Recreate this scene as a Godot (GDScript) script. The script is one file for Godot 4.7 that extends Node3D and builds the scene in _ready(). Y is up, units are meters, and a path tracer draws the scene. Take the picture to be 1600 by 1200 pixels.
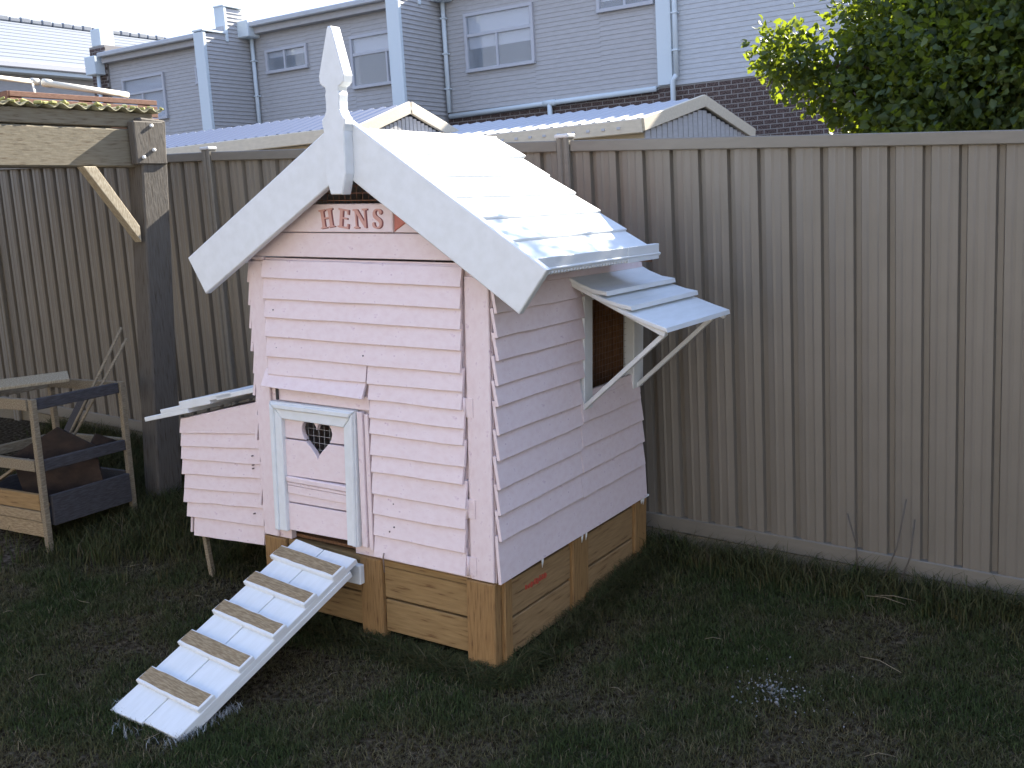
extends Node3D
# A pink hen house with white roof in a shaded back yard, steel fence and terrace houses behind.

var M := {}
var used := {}
var rng := RandomNumberGenerator.new()

# ------------------------------------------------------------------ naming
func named(parent: Node, n: String) -> String:
	var key := str(parent.get_instance_id()) + "/" + n
	var k: int = used.get(key, 0)
	used[key] = k + 1
	return n if k == 0 else "%s_%03d" % [n, k]

func put(parent: Node, n: String, mesh: Mesh, m: Material) -> MeshInstance3D:
	var o := MeshInstance3D.new()
	o.name = named(parent, n)
	o.mesh = mesh
	o.material_override = m
	parent.add_child(o, true)
	return o

func tag(o: Node, label: String, category := "", group := "") -> void:
	o.set_meta("label", label)
	if category: o.set_meta("category", category)
	if group: o.set_meta("group", group)

func thing(n: String, label: String, category: String, at := Vector3.ZERO, group := "") -> Node3D:
	var o := Node3D.new()
	o.name = named(self, n)
	add_child(o, true)
	o.position = at
	tag(o, label, category, group)
	return o

func structure(n: String, mesh: Mesh, m: Material) -> MeshInstance3D:
	var o := put(self, n, mesh, m)
	o.set_meta("kind", "structure")
	return o

# ------------------------------------------------------------------ meshing
func st() -> SurfaceTool:
	var s := SurfaceTool.new()
	s.begin(Mesh.PRIMITIVE_TRIANGLES)
	s.set_smooth_group(-1)
	return s

func done(s: SurfaceTool) -> ArrayMesh:
	s.generate_normals()
	return s.commit()

# a triangle whose front looks along «out»
func tri(s: SurfaceTool, a: Vector3, b: Vector3, c: Vector3, out: Vector3) -> void:
	if (b - a).cross(c - a).dot(out) > 0.0:
		s.add_vertex(a); s.add_vertex(c); s.add_vertex(b)
	else:
		s.add_vertex(a); s.add_vertex(b); s.add_vertex(c)

func quad(s: SurfaceTool, a: Vector3, b: Vector3, c: Vector3, d: Vector3, out: Vector3) -> void:
	tri(s, a, b, c, out); tri(s, a, c, d, out)

# chamfered box between two corners, placed by xf
func box(s: SurfaceTool, lo: Vector3, hi: Vector3, bev := 0.002, xf := Transform3D()) -> void:
	var ce := (lo + hi) * 0.5
	var h := (hi - lo).abs() * 0.5
	var b := minf(bev, minf(h.x, minf(h.y, h.z)) * 0.45)
	var P := func(sx: float, sy: float, sz: float, ax: int) -> Vector3:
		var v := Vector3(sx * (h.x - (0.0 if ax == 0 else b)), sy * (h.y - (0.0 if ax == 1 else b)), sz * (h.z - (0.0 if ax == 2 else b)))
		return xf * (ce + v)
	var c0 := xf * ce
	for ax in 3:
		for sg in [-1.0, 1.0]:
			var q := []
			for uv in [[-1, -1], [1, -1], [1, 1], [-1, 1]]:
				var v := Vector3.ZERO
				v[ax] = sg; v[(ax + 1) % 3] = uv[0]; v[(ax + 2) % 3] = uv[1]
				q.append(P.call(v.x, v.y, v.z, ax))
			quad(s, q[0], q[1], q[2], q[3], (q[0] + q[2]) * 0.5 - c0)
	if b <= 0.0: return
	for ax in 3:
		var a1 := (ax + 1) % 3
		var a2 := (ax + 2) % 3
		for s1 in [-1.0, 1.0]:
			for s2 in [-1.0, 1.0]:
				var v := Vector3.ZERO
				v[a1] = s1; v[a2] = s2
				v[ax] = -1.0
				var p: Vector3 = P.call(v.x, v.y, v.z, a1)
				var q: Vector3 = P.call(v.x, v.y, v.z, a2)
				v[ax] = 1.0
				var r: Vector3 = P.call(v.x, v.y, v.z, a2)
				var t: Vector3 = P.call(v.x, v.y, v.z, a1)
				quad(s, p, q, r, t, (p + r) * 0.5 - c0)
	for sx in [-1.0, 1.0]:
		for sy in [-1.0, 1.0]:
			for sz in [-1.0, 1.0]:
				var a: Vector3 = P.call(sx, sy, sz, 0)
				tri(s, a, P.call(sx, sy, sz, 1), P.call(sx, sy, sz, 2), a - c0)

func box_mesh(x0: float, x1: float, y0: float, y1: float, z0: float, z1: float, bev := 0.002, xf := Transform3D()) -> ArrayMesh:
	var s := st()
	box(s, Vector3(minf(x0, x1), minf(y0, y1), minf(z0, z1)), Vector3(maxf(x0, x1), maxf(y0, y1), maxf(z0, z1)), bev, xf)
	return done(s)

# a bar of rectangular section from a to b; w across (towards «side»), t along the third direction
func bar(s: SurfaceTool, a: Vector3, b: Vector3, w: float, t: float, side: Vector3, bev := 0.002) -> void:
	var d := (b - a)
	var l := d.length()
	d /= l
	var n := d.cross(side).normalized()
	var u := n.cross(d).normalized()
	box(s, Vector3(-w * 0.5, 0, -t * 0.5), Vector3(w * 0.5, l, t * 0.5), bev, Transform3D(Basis(u, d, u.cross(d)), a))

func bar_mesh(a: Vector3, b: Vector3, w: float, t: float, side: Vector3, bev := 0.002) -> ArrayMesh:
	var s := st()
	bar(s, a, b, w, t, side, bev)
	return done(s)

func tube(s: SurfaceTool, pts: Array, radii: Array, n := 8) -> void:
	s.set_smooth_group(0)
	var rings := []
	for i in pts.size():
		var d: Vector3 = (pts[mini(i + 1, pts.size() - 1)] - pts[maxi(i - 1, 0)]).normalized()
		var u := d.cross(Vector3(0.31, 0.17, 0.93)).normalized()
		var v := d.cross(u)
		var ring := []
		for k in n:
			ring.append(pts[i] + (u * cos(TAU * k / n) + v * sin(TAU * k / n)) * radii[i])
		rings.append(ring)
	for i in pts.size() - 1:
		for k in n:
			var k2 := (k + 1) % n
			var mid: Vector3 = (pts[i] + pts[i + 1]) * 0.5
			quad(s, rings[i][k], rings[i][k2], rings[i + 1][k2], rings[i + 1][k], (rings[i][k] + rings[i + 1][k2]) * 0.5 - mid)
	for e in [0, pts.size() - 1]:
		var out: Vector3 = pts[e] - pts[1 if e == 0 else e - 1]
		for k in n:
			tri(s, pts[e], rings[e][k], rings[e][(k + 1) % n], out)
	s.set_smooth_group(-1)

func tube_mesh(pts: Array, r: float, n := 8) -> ArrayMesh:
	var s := st()
	var rr := []
	for p in pts: rr.append(r)
	tube(s, pts, rr, n)
	return done(s)

# flat outline (x, y) given thickness from z0 (back) to z1 (front), edges eased by bev
func slab(s: SurfaceTool, poly: PackedVector2Array, z0: float, z1: float, bev := 0.002, xf := Transform3D()) -> void:
	if Geometry2D.is_polygon_clockwise(poly): poly.reverse()
	var n := poly.size()
	var inn := PackedVector2Array()
	for i in n:
		var e0 := (poly[i] - poly[(i + n - 1) % n]).normalized()
		var e1 := (poly[(i + 1) % n] - poly[i]).normalized()
		var n0 := Vector2(-e0.y, e0.x)
		var n1 := Vector2(-e1.y, e1.x)
		var k := maxf(0.35, 1.0 + n0.dot(n1))
		inn.append(poly[i] + (n0 + n1) * bev / k)
	var idx := Geometry2D.triangulate_polygon(poly)
	var V := func(p: Vector2, z: float) -> Vector3: return xf * Vector3(p.x, p.y, z)
	var nz := xf.basis * Vector3(0, 0, z1 - z0)
	for i in range(0, idx.size(), 3):
		tri(s, V.call(inn[idx[i]], z1), V.call(inn[idx[i + 1]], z1), V.call(inn[idx[i + 2]], z1), nz)
		tri(s, V.call(poly[idx[i]], z0), V.call(poly[idx[i + 1]], z0), V.call(poly[idx[i + 2]], z0), -nz)
	var zb := z1 - bev * signf(z1 - z0)
	for i in n:
		var j := (i + 1) % n
		var e := (poly[j] - poly[i])
		var out := xf.basis * Vector3(e.y, -e.x, 0)
		quad(s, V.call(poly[i], z0), V.call(poly[j], z0), V.call(poly[j], zb), V.call(poly[i], zb), out)
		quad(s, V.call(poly[i], zb), V.call(poly[j], zb), V.call(inn[j], z1), V.call(inn[i], z1), out + nz.normalized() * out.length())

func slab_mesh(pts: Array, z0: float, z1: float, bev := 0.002, xf := Transform3D()) -> ArrayMesh:
	var s := st()
	slab(s, PackedVector2Array(pts), z0, z1, bev, xf)
	return done(s)

# a lapped board on the plane O + U u + V v, standing out along N: lower edge from v0 (at u0) to v1 (at u1), height h, thickness t, its lower edge kicked out by f
func lap(s: SurfaceTool, O: Vector3, U: Vector3, V: Vector3, N: Vector3, u0: float, u1: float, v0: float, v1: float, h: float, t := 0.012, f := 0.015, wob := 0.0012, seg := 5) -> void:
	var rings := []
	var top := rng.randf_range(-wob, wob)
	for i in seg + 1:
		var k := float(i) / seg
		var u := lerpf(u0, u1, k)
		var v := lerpf(v0, v1, k) + rng.randf_range(-wob, wob)
		var g := f + rng.randf_range(-wob, wob) * 1.2
		var base := O + U * u + V * v
		rings.append([base + N * g, base + N * (g + t - 0.002), base + N * (g + t) + V * 0.002, base + N * t + V * (h + top), base + V * (h + top)])
	var c := O + U * (u0 + u1) * 0.5 + V * ((v0 + v1) * 0.5 + h * 0.5) + N * (f + t) * 0.5
	for i in seg:
		for k in 5:
			var a: Vector3 = rings[i][k]
			var b: Vector3 = rings[i][(k + 1) % 5]
			var d: Vector3 = rings[i + 1][(k + 1) % 5]
			var e: Vector3 = rings[i + 1][k]
			var m := (a + b + d + e) * 0.25
			var cc := c + U * (m - c).dot(U)
			quad(s, a, b, d, e, m - cc)
	for e in [0, seg]:
		var r: Array = rings[e]
		var out := U * (-1.0 if e == 0 else 1.0) * signf(u1 - u0)
		tri(s, r[0], r[1], r[2], out); tri(s, r[0], r[2], r[3], out); tri(s, r[0], r[3], r[4], out)

func lap_mesh(O: Vector3, U: Vector3, V: Vector3, N: Vector3, u0: float, u1: float, v0: float, v1: float, h: float, t := 0.012, f := 0.015, wob := 0.0015) -> ArrayMesh:
	var s := st()
	lap(s, O, U, V, N, u0, u1, v0, v1, h, t, f, wob)
	return done(s)

# ------------------------------------------------------------------ materials
func noise_tex(sd: int, freq: float, oct: int, lo: Color, hi: Color, normal := 0.0, kind := FastNoiseLite.TYPE_SIMPLEX_SMOOTH, size := 512) -> NoiseTexture2D:
	var n := FastNoiseLite.new()
	n.seed = sd
	n.noise_type = kind
	n.frequency = freq
	n.fractal_octaves = oct
	var t := NoiseTexture2D.new()
	t.width = size; t.height = size
	t.seamless = true
	t.noise = n
	if normal > 0.0:
		t.as_normal_map = true
		t.bump_strength = normal
	else:
		var g := Gradient.new()
		g.set_color(0, lo); g.set_color(1, hi)
		g.set_offset(0, 0.2); g.set_offset(1, 0.8)
		t.color_ramp = g
	return t

func lin(r: float, g: float, b: float) -> Color:
	return Color(r, g, b).linear_to_srgb()

func mat(n: String, c: Color, rough := 0.8, tex: Texture2D = null, scale := Vector3.ONE, nrm: Texture2D = null, nstr := 0.5, spec := 0.5) -> StandardMaterial3D:
	var m := StandardMaterial3D.new()
	m.resource_name = n
	m.albedo_color = c
	m.roughness = rough
	m.metallic_specular = spec
	if tex or nrm:
		m.uv1_triplanar = true
		m.uv1_scale = scale
		m.uv1_triplanar_sharpness = 4.0
	if tex: m.albedo_texture = tex
	if nrm:
		m.normal_enabled = true
		m.normal_texture = nrm
		m.normal_scale = nstr
	M[n] = m
	return m

func make_materials() -> void:
	var w := Color.WHITE
	var mott := noise_tex(3, 0.012, 5, Color(0.955, 0.955, 0.95), w)
	var clean := noise_tex(4, 0.010, 5, Color(0.975, 0.975, 0.97), w)
	var brush_n := noise_tex(5, 0.03, 4, w, w, 3.0)
	var grain := noise_tex(7, 0.03, 5, Color(0.80, 0.77, 0.74), w)
	var grain_n := noise_tex(8, 0.03, 5, w, w, 6.0)
	var blotch := noise_tex(11, 0.008, 6, Color(0.62, 0.60, 0.58), w)
	var dirt := noise_tex(13, 0.02, 6, Color(0.45, 0.42, 0.38), w)
	var pmott := noise_tex(15, 0.016, 4, w, w)
	var pg := Gradient.new()
	pg.offsets = PackedFloat32Array([0.0, 0.35, 0.80, 0.90, 1.0])
	pg.colors = PackedColorArray([Color(0.965, 0.945, 0.945), Color(0.985, 0.975, 0.975), w, Color(0.95, 0.925, 0.945), Color(0.82, 0.76, 0.81)])
	pmott.color_ramp = pg
	var streak := noise_tex(17, 0.022, 4, w, w)
	var sg := Gradient.new()
	sg.offsets = PackedFloat32Array([0.0, 0.16, 0.26, 0.6, 1.0])
	sg.colors = PackedColorArray([Color(0.55, 0.48, 0.42), Color(0.74, 0.68, 0.62), Color(0.88, 0.86, 0.83), Color(0.94, 0.93, 0.91), w])
	streak.color_ramp = sg
	# painted timber, brush marks along the board
	mat("pink_x", lin(0.775, 0.660, 0.660), 0.62, pmott, Vector3(2.2, 3.4, 3.4), brush_n, 0.12)
	mat("pink_z", lin(0.775, 0.660, 0.660), 0.62, pmott, Vector3(3.4, 3.4, 2.2), brush_n, 0.12)
	mat("pink_y", lin(0.775, 0.660, 0.660), 0.62, pmott, Vector3(3.4, 2.2, 3.4), brush_n, 0.12)
	mat("white_paint", lin(0.72, 0.745, 0.75), 0.5, clean, Vector3(3, 3, 3), brush_n, 0.04)
	mat("white_z", lin(0.74, 0.765, 0.77), 0.45, clean, Vector3(6, 6, 1.2), brush_n, 0.12)
	mat("pine_x", lin(0.32, 0.205, 0.085), 0.8, streak, Vector3(0.5, 5, 5), grain_n, 0.2)
	mat("pine_y", lin(0.31, 0.180, 0.068), 0.8, streak, Vector3(9, 0.7, 9), grain_n, 0.25)
	mat("pine_z", lin(0.32, 0.205, 0.095), 0.8, streak, Vector3(5, 5, 0.5), grain_n, 0.2)
	mat("pale_pine", lin(0.27, 0.225, 0.15), 0.8, grain, Vector3(7, 7, 1.2), grain_n, 0.4)
	mat("cleat", lin(0.35, 0.27, 0.16), 0.85, grain, Vector3(1.2, 8, 8), grain_n, 0.5)
	mat("old_wood_y", lin(0.115, 0.103, 0.088), 0.9, streak, Vector3(7, 0.6, 7), grain_n, 0.25)
	mat("old_wood_z", lin(0.20, 0.175, 0.125), 0.9, streak, Vector3(9, 9, 0.7), grain_n, 0.12)
	mat("grey_board", lin(0.060, 0.057, 0.060), 0.9, grain, Vector3(8, 8, 1), grain_n, 0.5)
	mat("brown_sheet", lin(0.036, 0.019, 0.010), 0.85, blotch, Vector3(3, 3, 3), grain_n, 0.4)
	mat("fence", lin(0.168, 0.148, 0.118), 0.42, clean, Vector3(0.7, 0.7, 0.7))
	mat("fence_rail", lin(0.175, 0.158, 0.128), 0.45, mott, Vector3(1, 4, 4))
	mat("metal_bright", lin(0.62, 0.62, 0.60), 0.35)
	mat("letter_red", lin(0.60, 0.33, 0.28), 0.6)
	mat("letter_dark", lin(0.20, 0.06, 0.06), 0.6)
	mat("pennant", lin(0.52, 0.17, 0.13), 0.6, mott, Vector3(8, 8, 8))
	mat("wire", lin(0.22, 0.16, 0.13), 0.5)
	mat("stencil", lin(0.42, 0.07, 0.04), 0.8)
	mat("nail", lin(0.10, 0.08, 0.08), 0.5)
	mat("inside", lin(0.26, 0.13, 0.06), 0.9, grain, Vector3(8, 1, 8))
	mat("soil", lin(0.095, 0.078, 0.054), 1.0, dirt, Vector3(3, 3, 3), noise_tex(31, 0.03, 6, w, w, 8.0), 0.8, 0.1)
	mat("path", lin(0.15, 0.125, 0.10), 1.0, dirt, Vector3(2.5, 2.5, 2.5), grain_n, 0.5, 0.1)
	mat("cladding", lin(0.44, 0.435, 0.435), 0.75, mott, Vector3(0.6, 3, 0.6))
	mat("cladding_pale", lin(0.50, 0.52, 0.54), 0.7, mott, Vector3(0.6, 3, 0.6))
	mat("trim_pale", lin(0.60, 0.67, 0.70), 0.6)
	mat("frame_grey", lin(0.46, 0.47, 0.50), 0.5)
	mat("brick", lin(0.165, 0.115, 0.096), 0.9, noise_tex(41, 0.02, 4, Color(0.5, 0.48, 0.5), w), Vector3(3, 3, 3))
	mat("mortar", lin(0.27, 0.25, 0.23), 0.95)
	mat("blind", lin(0.40, 0.41, 0.44), 0.8)
	mat("plaster", lin(0.36, 0.35, 0.34), 0.9)
	mat("metal_roof", lin(0.075, 0.098, 0.165), 0.5)
	mat("metal_roof_white", lin(0.42, 0.43, 0.46), 0.5)
	mat("cream", lin(0.66, 0.58, 0.44), 0.6, mott, Vector3(1, 3, 3))
	mat("tiles", lin(0.19, 0.21, 0.24), 0.55, mott, Vector3(1, 1, 1))
	mat("red_slat", lin(0.24, 0.12, 0.075), 0.8, grain, Vector3(6, 6, 1))
	mat("pvc", lin(0.70, 0.66, 0.55), 0.4)
	mat("render", lin(0.34, 0.265, 0.18), 0.85, mott, Vector3(1, 1, 1))
	mat("paving", lin(0.20, 0.185, 0.16), 0.9, mott, Vector3(1, 1, 1))
	mat("crumb", lin(0.20, 0.205, 0.21), 0.9)
	mat("galvanised", lin(0.30, 0.30, 0.29), 0.5)
	mat("rusty_wire", lin(0.42, 0.22, 0.15), 0.6)
	mat("brace_pine", lin(0.46, 0.40, 0.28), 0.8, grain, Vector3(7, 2, 7))
	mat("moss", lin(0.30, 0.29, 0.10), 0.95)
	mat("bark", lin(0.09, 0.07, 0.05), 0.95, grain, Vector3(8, 1, 8), grain_n, 1.0)
	mat("moss_sheet", lin(0.30, 0.28, 0.16), 0.8, blotch, Vector3(5, 5, 5))
	var g := mat("glass", Color(0.9, 0.95, 1.0, 0.12), 0.06)
	g.transparency = BaseMaterial3D.TRANSPARENCY_ALPHA
	var gr := mat("grass", Color.WHITE, 0.9)
	gr.vertex_color_use_as_albedo = true
	gr.metallic_specular = 0.15
	for q in [["leaf_dark", 0.024, 0.042, 0.015], ["leaf_mid", 0.038, 0.060, 0.018], ["leaf_fresh", 0.065, 0.085, 0.022]]:
		var lf := mat(q[0], lin(q[1], q[2], q[3]), 0.5)
		lf.metallic_specular = 0.35
		lf.backlight_enabled = true
		lf.backlight = lin(0.21, 0.255, 0.012)
		lf.cull_mode = BaseMaterial3D.CULL_DISABLED

# ------------------------------------------------------------------ the lie of the land
func soft(v: float) -> float:
	return 8.0 * tanh(v / 8.0)

func ground_y(x: float, z: float) -> float:
	return -0.345 - 0.0627 * soft(x) - 0.06 * soft(z) + 0.008 * sin(x * 3.1 + z * 1.7) + 0.006 * sin(z * 5.3 - x * 2.2)

# ------------------------------------------------------------------ scene
func _ready() -> void:
	rng.seed = 20240611
	# camera
	var cam := Camera3D.new()
	cam.name = "camera"
	add_child(cam)
	cam.basis = Basis(Vector3.UP, 0.5675) * Basis(Vector3.RIGHT, -0.1657) * Basis(Vector3.BACK, -0.0591)
	cam.position = Vector3(1.9952, 1.3199, 2.9503)
	cam.fov = 40.55
	cam.near = 0.05
	cam.far = 900.0
	# sky
	var env := Environment.new()
	env.background_mode = Environment.BG_SKY
	var sky := Sky.new()
	var sm := ProceduralSkyMaterial.new()
	sm.sky_top_color = lin(0.31, 0.435, 0.74)
	sm.sky_horizon_color = lin(0.97, 0.98, 1.0)
	sm.sky_curve = 0.16
	sm.ground_horizon_color = lin(0.30, 0.30, 0.30)
	sm.ground_bottom_color = lin(0.06, 0.06, 0.05)
	sm.sun_angle_max = 40.0
	sm.energy_multiplier = 0.46
	sky.sky_material = sm
	env.sky = sky
	env.tonemap_mode = Environment.TONE_MAPPER_LINEAR
	env.tonemap_exposure = 4.7
	env.sdfgi_enabled = true
	env.ssao_enabled = true
	env.ssil_enabled = true
	var we := WorldEnvironment.new()
	we.name = "world_environment"
	we.environment = env
	add_child(we)
	# sun: ahead of the camera, a little to the right, about 30 degrees up
	var sun := DirectionalLight3D.new()
	sun.name = "sun"
	add_child(sun)
	var el := deg_to_rad(30.0)
	var az := deg_to_rad(9.0)
	var to_sun := Vector3(sin(az) * cos(el), sin(el), -cos(az) * cos(el))
	sun.look_at_from_position(to_sun * 20.0, Vector3.ZERO)
	sun.light_energy = 1.6
	sun.light_color = Color(1.0, 0.97, 0.92)
	sun.light_angular_distance = 0.5
	sun.shadow_enabled = true

	make_materials()
	make_ground()
	make_fence()
	make_houses()
	make_garages()
	make_left_neighbour()
	make_own_house()
	make_tree()
	make_hen_house()
	make_ramp()
	make_pergola()
	make_cage()
	make_lawn()
	make_litter()

# ------------------------------------------------------------------ ground
func make_ground() -> void:
	var s := st()
	s.set_smooth_group(0)
	var xs := []
	var zs := []
	for i in 81: xs.append(-8.0 + 0.2 * i)
	for i in 71: zs.append(-7.0 + 0.2 * i)
	for f in [12.0, 20.0, 40.0, 90.0, 200.0, 400.0]:
		xs.append(f); xs.push_front(-f)
		zs.append(f); zs.push_front(-f)
	for i in xs.size() - 1:
		for j in zs.size() - 1:
			var p := []
			for c in [[i, j], [i + 1, j], [i + 1, j + 1], [i, j + 1]]:
				p.append(Vector3(xs[c[0]], ground_y(xs[c[0]], zs[c[1]]), zs[c[1]]))
			quad(s, p[0], p[1], p[2], p[3], Vector3.UP)
	structure("ground", done(s), M.soil)
	# worn earth path at the left, one thin sheet with a ragged edge
	var s2 := st()
	s2.set_smooth_group(0)
	var prev := []
	for i in 25:
		var z := -0.55 + i * 0.075
		var edge := -2.66 + 0.33 * z + 0.035 * sin(i * 1.3) + 0.03 * sin(i * 3.1)
		var row := []
		for k in 8:
			var x := lerpf(edge, edge - 1.5, k / 7.0)
			row.append(Vector3(x, ground_y(x, z) + 0.006 + (0.004 if k > 0 else -0.008), z))
		if prev:
			for k in 7: quad(s2, prev[k], prev[k + 1], row[k + 1], row[k], Vector3.UP)
		prev = row
	structure("path", done(s2), M.path)

# ------------------------------------------------------------------ fence
func fence_top(x: float) -> float:   # height of the underside of the top rail
	var px := [-9.8, -5.1, -2.81, -0.42, 1.97, 4.4]
	var py := [2.03, 1.805, 1.707, 1.573, 1.422, 1.27]
	for i in 5:
		if x <= px[i + 1]: return lerpf(py[i], py[i + 1], (x - px[i]) / (px[i + 1] - px[i]))
	return 1.27

func make_fence() -> void:
	var f := thing("fence", "beige ribbed steel fence running behind the pink hen house", "fence")
	var zf := -1.418
	var posts := [-9.8, -7.45, -5.06, -2.81, -0.42, 1.97, 4.36]
	for i in posts.size() - 1:
		var a: float = posts[i]
		var b: float = posts[i + 1]
		var pb := func(x: float) -> float: return -0.214 - 0.0627 * x
		# three sheets of ribbed steel to a bay
		var w := (b - a) / 3.0
		for k in 3:
			var x0 := a + w * k
			var s := st()
			var n := 6
			var pitch := w / n
			var prof := []
			for r in n:
				var xr := x0 + pitch * r
				for q in [[0.0, -0.024], [0.020, -0.024], [0.027, -0.002], [0.048, 0.0005], [0.056, 0.003], [0.066, 0.0005], [0.088, 0.0005], [0.096, 0.003], [0.106, 0.0005], [pitch - 0.007, -0.002]]:
					prof.append(Vector2(xr + q[0], zf - 0.004 + q[1]))
			prof.append(Vector2(x0 + w, zf - 0.028))
			for q in prof.size() - 1:
				var p0: Vector2 = prof[q]
				var p1: Vector2 = prof[q + 1]
				quad(s, Vector3(p0.x, pb.call(p0.x) + 0.03, p0.y), Vector3(p1.x, pb.call(p1.x) + 0.03, p1.y), Vector3(p1.x, fence_top(p1.x) + 0.03, p1.y), Vector3(p0.x, fence_top(p0.x) + 0.03, p0.y), Vector3(0, 0, 1))
				quad(s, Vector3(p0.x, pb.call(p0.x) + 0.03, p0.y - 0.001), Vector3(p1.x, pb.call(p1.x) + 0.03, p1.y - 0.001), Vector3(p1.x, fence_top(p1.x) + 0.03, p1.y - 0.001), Vector3(p0.x, fence_top(p0.x) + 0.03, p0.y - 0.001), Vector3(0, 0, -1))
			put(f, "steel_sheet", done(s), M.fence)
		var ang := atan2(fence_top(b) - fence_top(a), b - a)
		var l := Vector2(b - a, fence_top(b) - fence_top(a)).length()
		# folded top rail: face, lip and a shallow top
		put(f, "top_rail", box_mesh(0.035, l - 0.035, 0.0, 0.052, -0.030, 0.016, 0.004, Transform3D(Basis(Vector3.BACK, ang), Vector3(a, fence_top(a), zf))), M.fence_rail)
		var ang2 := atan(-0.0627)
		put(f, "bottom_rail", box_mesh(0.035, l - 0.035, 0.0, 0.072, -0.030, 0.006, 0.003, Transform3D(Basis(Vector3.BACK, ang2), Vector3(a, pb.call(a), zf))), M.fence_rail)
		put(f, "plinth_board", box_mesh(0.036, l - 0.036, -0.22, -0.004, -0.020, 0.0, 0.002, Transform3D(Basis(Vector3.BACK, ang2), Vector3(a, pb.call(a), zf))), M.old_wood_z)
	for i in posts.size():
		var x: float = posts[i]
		var top := fence_top(x) + 0.075
		var s := st()
		box(s, Vector3(x - 0.034, -0.6 - 0.0627 * x, zf - 0.036), Vector3(x - 0.004, top, zf + 0.024), 0.006)
		box(s, Vector3(x + 0.004, -0.6 - 0.0627 * x, zf - 0.036), Vector3(x + 0.034, top - 0.004, zf + 0.026), 0.006)
		box(s, Vector3(x - 0.006, -0.6 - 0.0627 * x, zf - 0.030), Vector3(x + 0.006, top - 0.01, zf + 0.016), 0.0)
		var p := put(f, "post", done(s), M.fence_rail)
		put(p, "post_cap", box_mesh(x - 0.038, x + 0.038, top - 0.012, top + 0.006, zf - 0.040, zf + 0.030, 0.005), M.metal_bright)

# ------------------------------------------------------------------ terrace houses
func clad(s: SurfaceTool, x0: float, x1: float, y0: float, y1: float, z: float, pitch := 0.088) -> void:
	var n := int((y1 - y0) / pitch)
	var p := (y1 - y0) / n
	for i in n:
		var a := y0 + i * p
		quad(s, Vector3(x0, a, z + 0.010), Vector3(x1, a, z + 0.010), Vector3(x1, a + p, z), Vector3(x0, a + p, z), Vector3(0, 0, 1))
		quad(s, Vector3(x0, a, z + 0.010), Vector3(x1, a, z + 0.010), Vector3(x1, a, z), Vector3(x0, a, z), Vector3.DOWN)

func clad_x(s: SurfaceTool, x: float, z0: float, z1: float, y0: float, y1: float, pitch := 0.088) -> void:
	var n := maxi(1, int((y1 - y0) / pitch))
	var p := (y1 - y0) / n
	for i in n:
		var a := y0 + i * p
		quad(s, Vector3(x + 0.02, a, z0), Vector3(x + 0.02, a, z1), Vector3(x, a + p, z1), Vector3(x, a + p, z0), Vector3.RIGHT)
		quad(s, Vector3(x + 0.02, a, z0), Vector3(x + 0.02, a, z1), Vector3(x, a, z1), Vector3(x, a, z0), Vector3.DOWN)

func bricks(parent: Node, x0: float, x1: float, y0: float, y1: float, z: float) -> void:
	var s := st()
	var row := 0
	var y := y1 - 0.08
	while y > y0:
		var x := x0 - (0.12 if row % 2 else 0.0)
		while x < x1:
			var a := maxf(x, x0)
			var b := minf(x + 0.222, x1)
			if b - a > 0.05:
				var d := z + 0.003 + rng.randf_range(-0.001, 0.002)
				box(s, Vector3(a, y, z - 0.02), Vector3(b, y + 0.070, d), 0.0)
			x += 0.24
		y -= 0.086
		row += 1
	var o := put(parent, "brick_course", done(s), M.brick)
	o.set_meta("kind", "stuff")

# a window standing a little proud of the wall: frame, mullions, glass over a blind and a dark room
func window(parent: Node, x0: float, x1: float, y0: float, y1: float, z: float, transom: float, split: float, blind_to: float) -> void:
	var s := st()
	var w := 0.07
	var zf := z + 0.07
	box(s, Vector3(x0, y1 - w, z), Vector3(x1, y1, zf), 0.006)
	box(s, Vector3(x0, y0, z), Vector3(x1, y0 + w, zf + 0.02), 0.006)
	box(s, Vector3(x0, y0 + w, z), Vector3(x0 + w, y1 - w, zf), 0.006)
	box(s, Vector3(x1 - w, y0 + w, z), Vector3(x1, y1 - w, zf), 0.006)
	var win := put(parent, "window", done(s), M.frame_grey)
	var ty := lerpf(y0, y1, transom) if transom > 0.0 else y1 - w
	var sx := lerpf(x0, x1, split)
	if transom > 0.0:
		put(win, "transom", box_mesh(x0 + w, x1 - w, ty - 0.03, ty + 0.03, z, zf - 0.01, 0.004), M.frame_grey)
		put(win, "pane", box_mesh(x0 + w, x1 - w, ty + 0.03, y1 - w, z + 0.036, z + 0.042, 0.0), M.glass)
	put(win, "mullion", box_mesh(sx - 0.025, sx + 0.025, y0 + w, ty - (0.03 if transom > 0.0 else 0.0), z, zf - 0.012, 0.004), M.frame_grey)
	var tt := ty - (0.03 if transom > 0.0 else 0.0)
	put(win, "pane", box_mesh(x0 + w, sx - 0.025, y0 + w, tt, z + 0.030, z + 0.036, 0.0), M.glass)
	put(win, "pane", box_mesh(sx + 0.025, x1 - w, y0 + w, tt, z + 0.026, z + 0.032, 0.0), M.glass)
	if blind_to > 0.0:
		put(win, "blind", box_mesh(x0 + w, x1 - w, lerpf(y1, y0, blind_to), y1 - w, z - 0.030, z - 0.024, 0.0), M.blind)

func downpipe(parent: Node, x: float, y0: float, y1: float, z: float) -> void:
	var p := put(parent, "downpipe", tube_mesh([Vector3(x, y1, z + 0.10), Vector3(x, y0, z + 0.10)], 0.048, 10), M.trim_pale)
	for k in 3:
		var y := lerpf(y0, y1, 0.2 + 0.3 * k)
		put(p, "pipe_clip", box_mesh(x - 0.06, x + 0.06, y, y + 0.03, z + 0.02, z + 0.155, 0.004), M.trim_pale)

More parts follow.
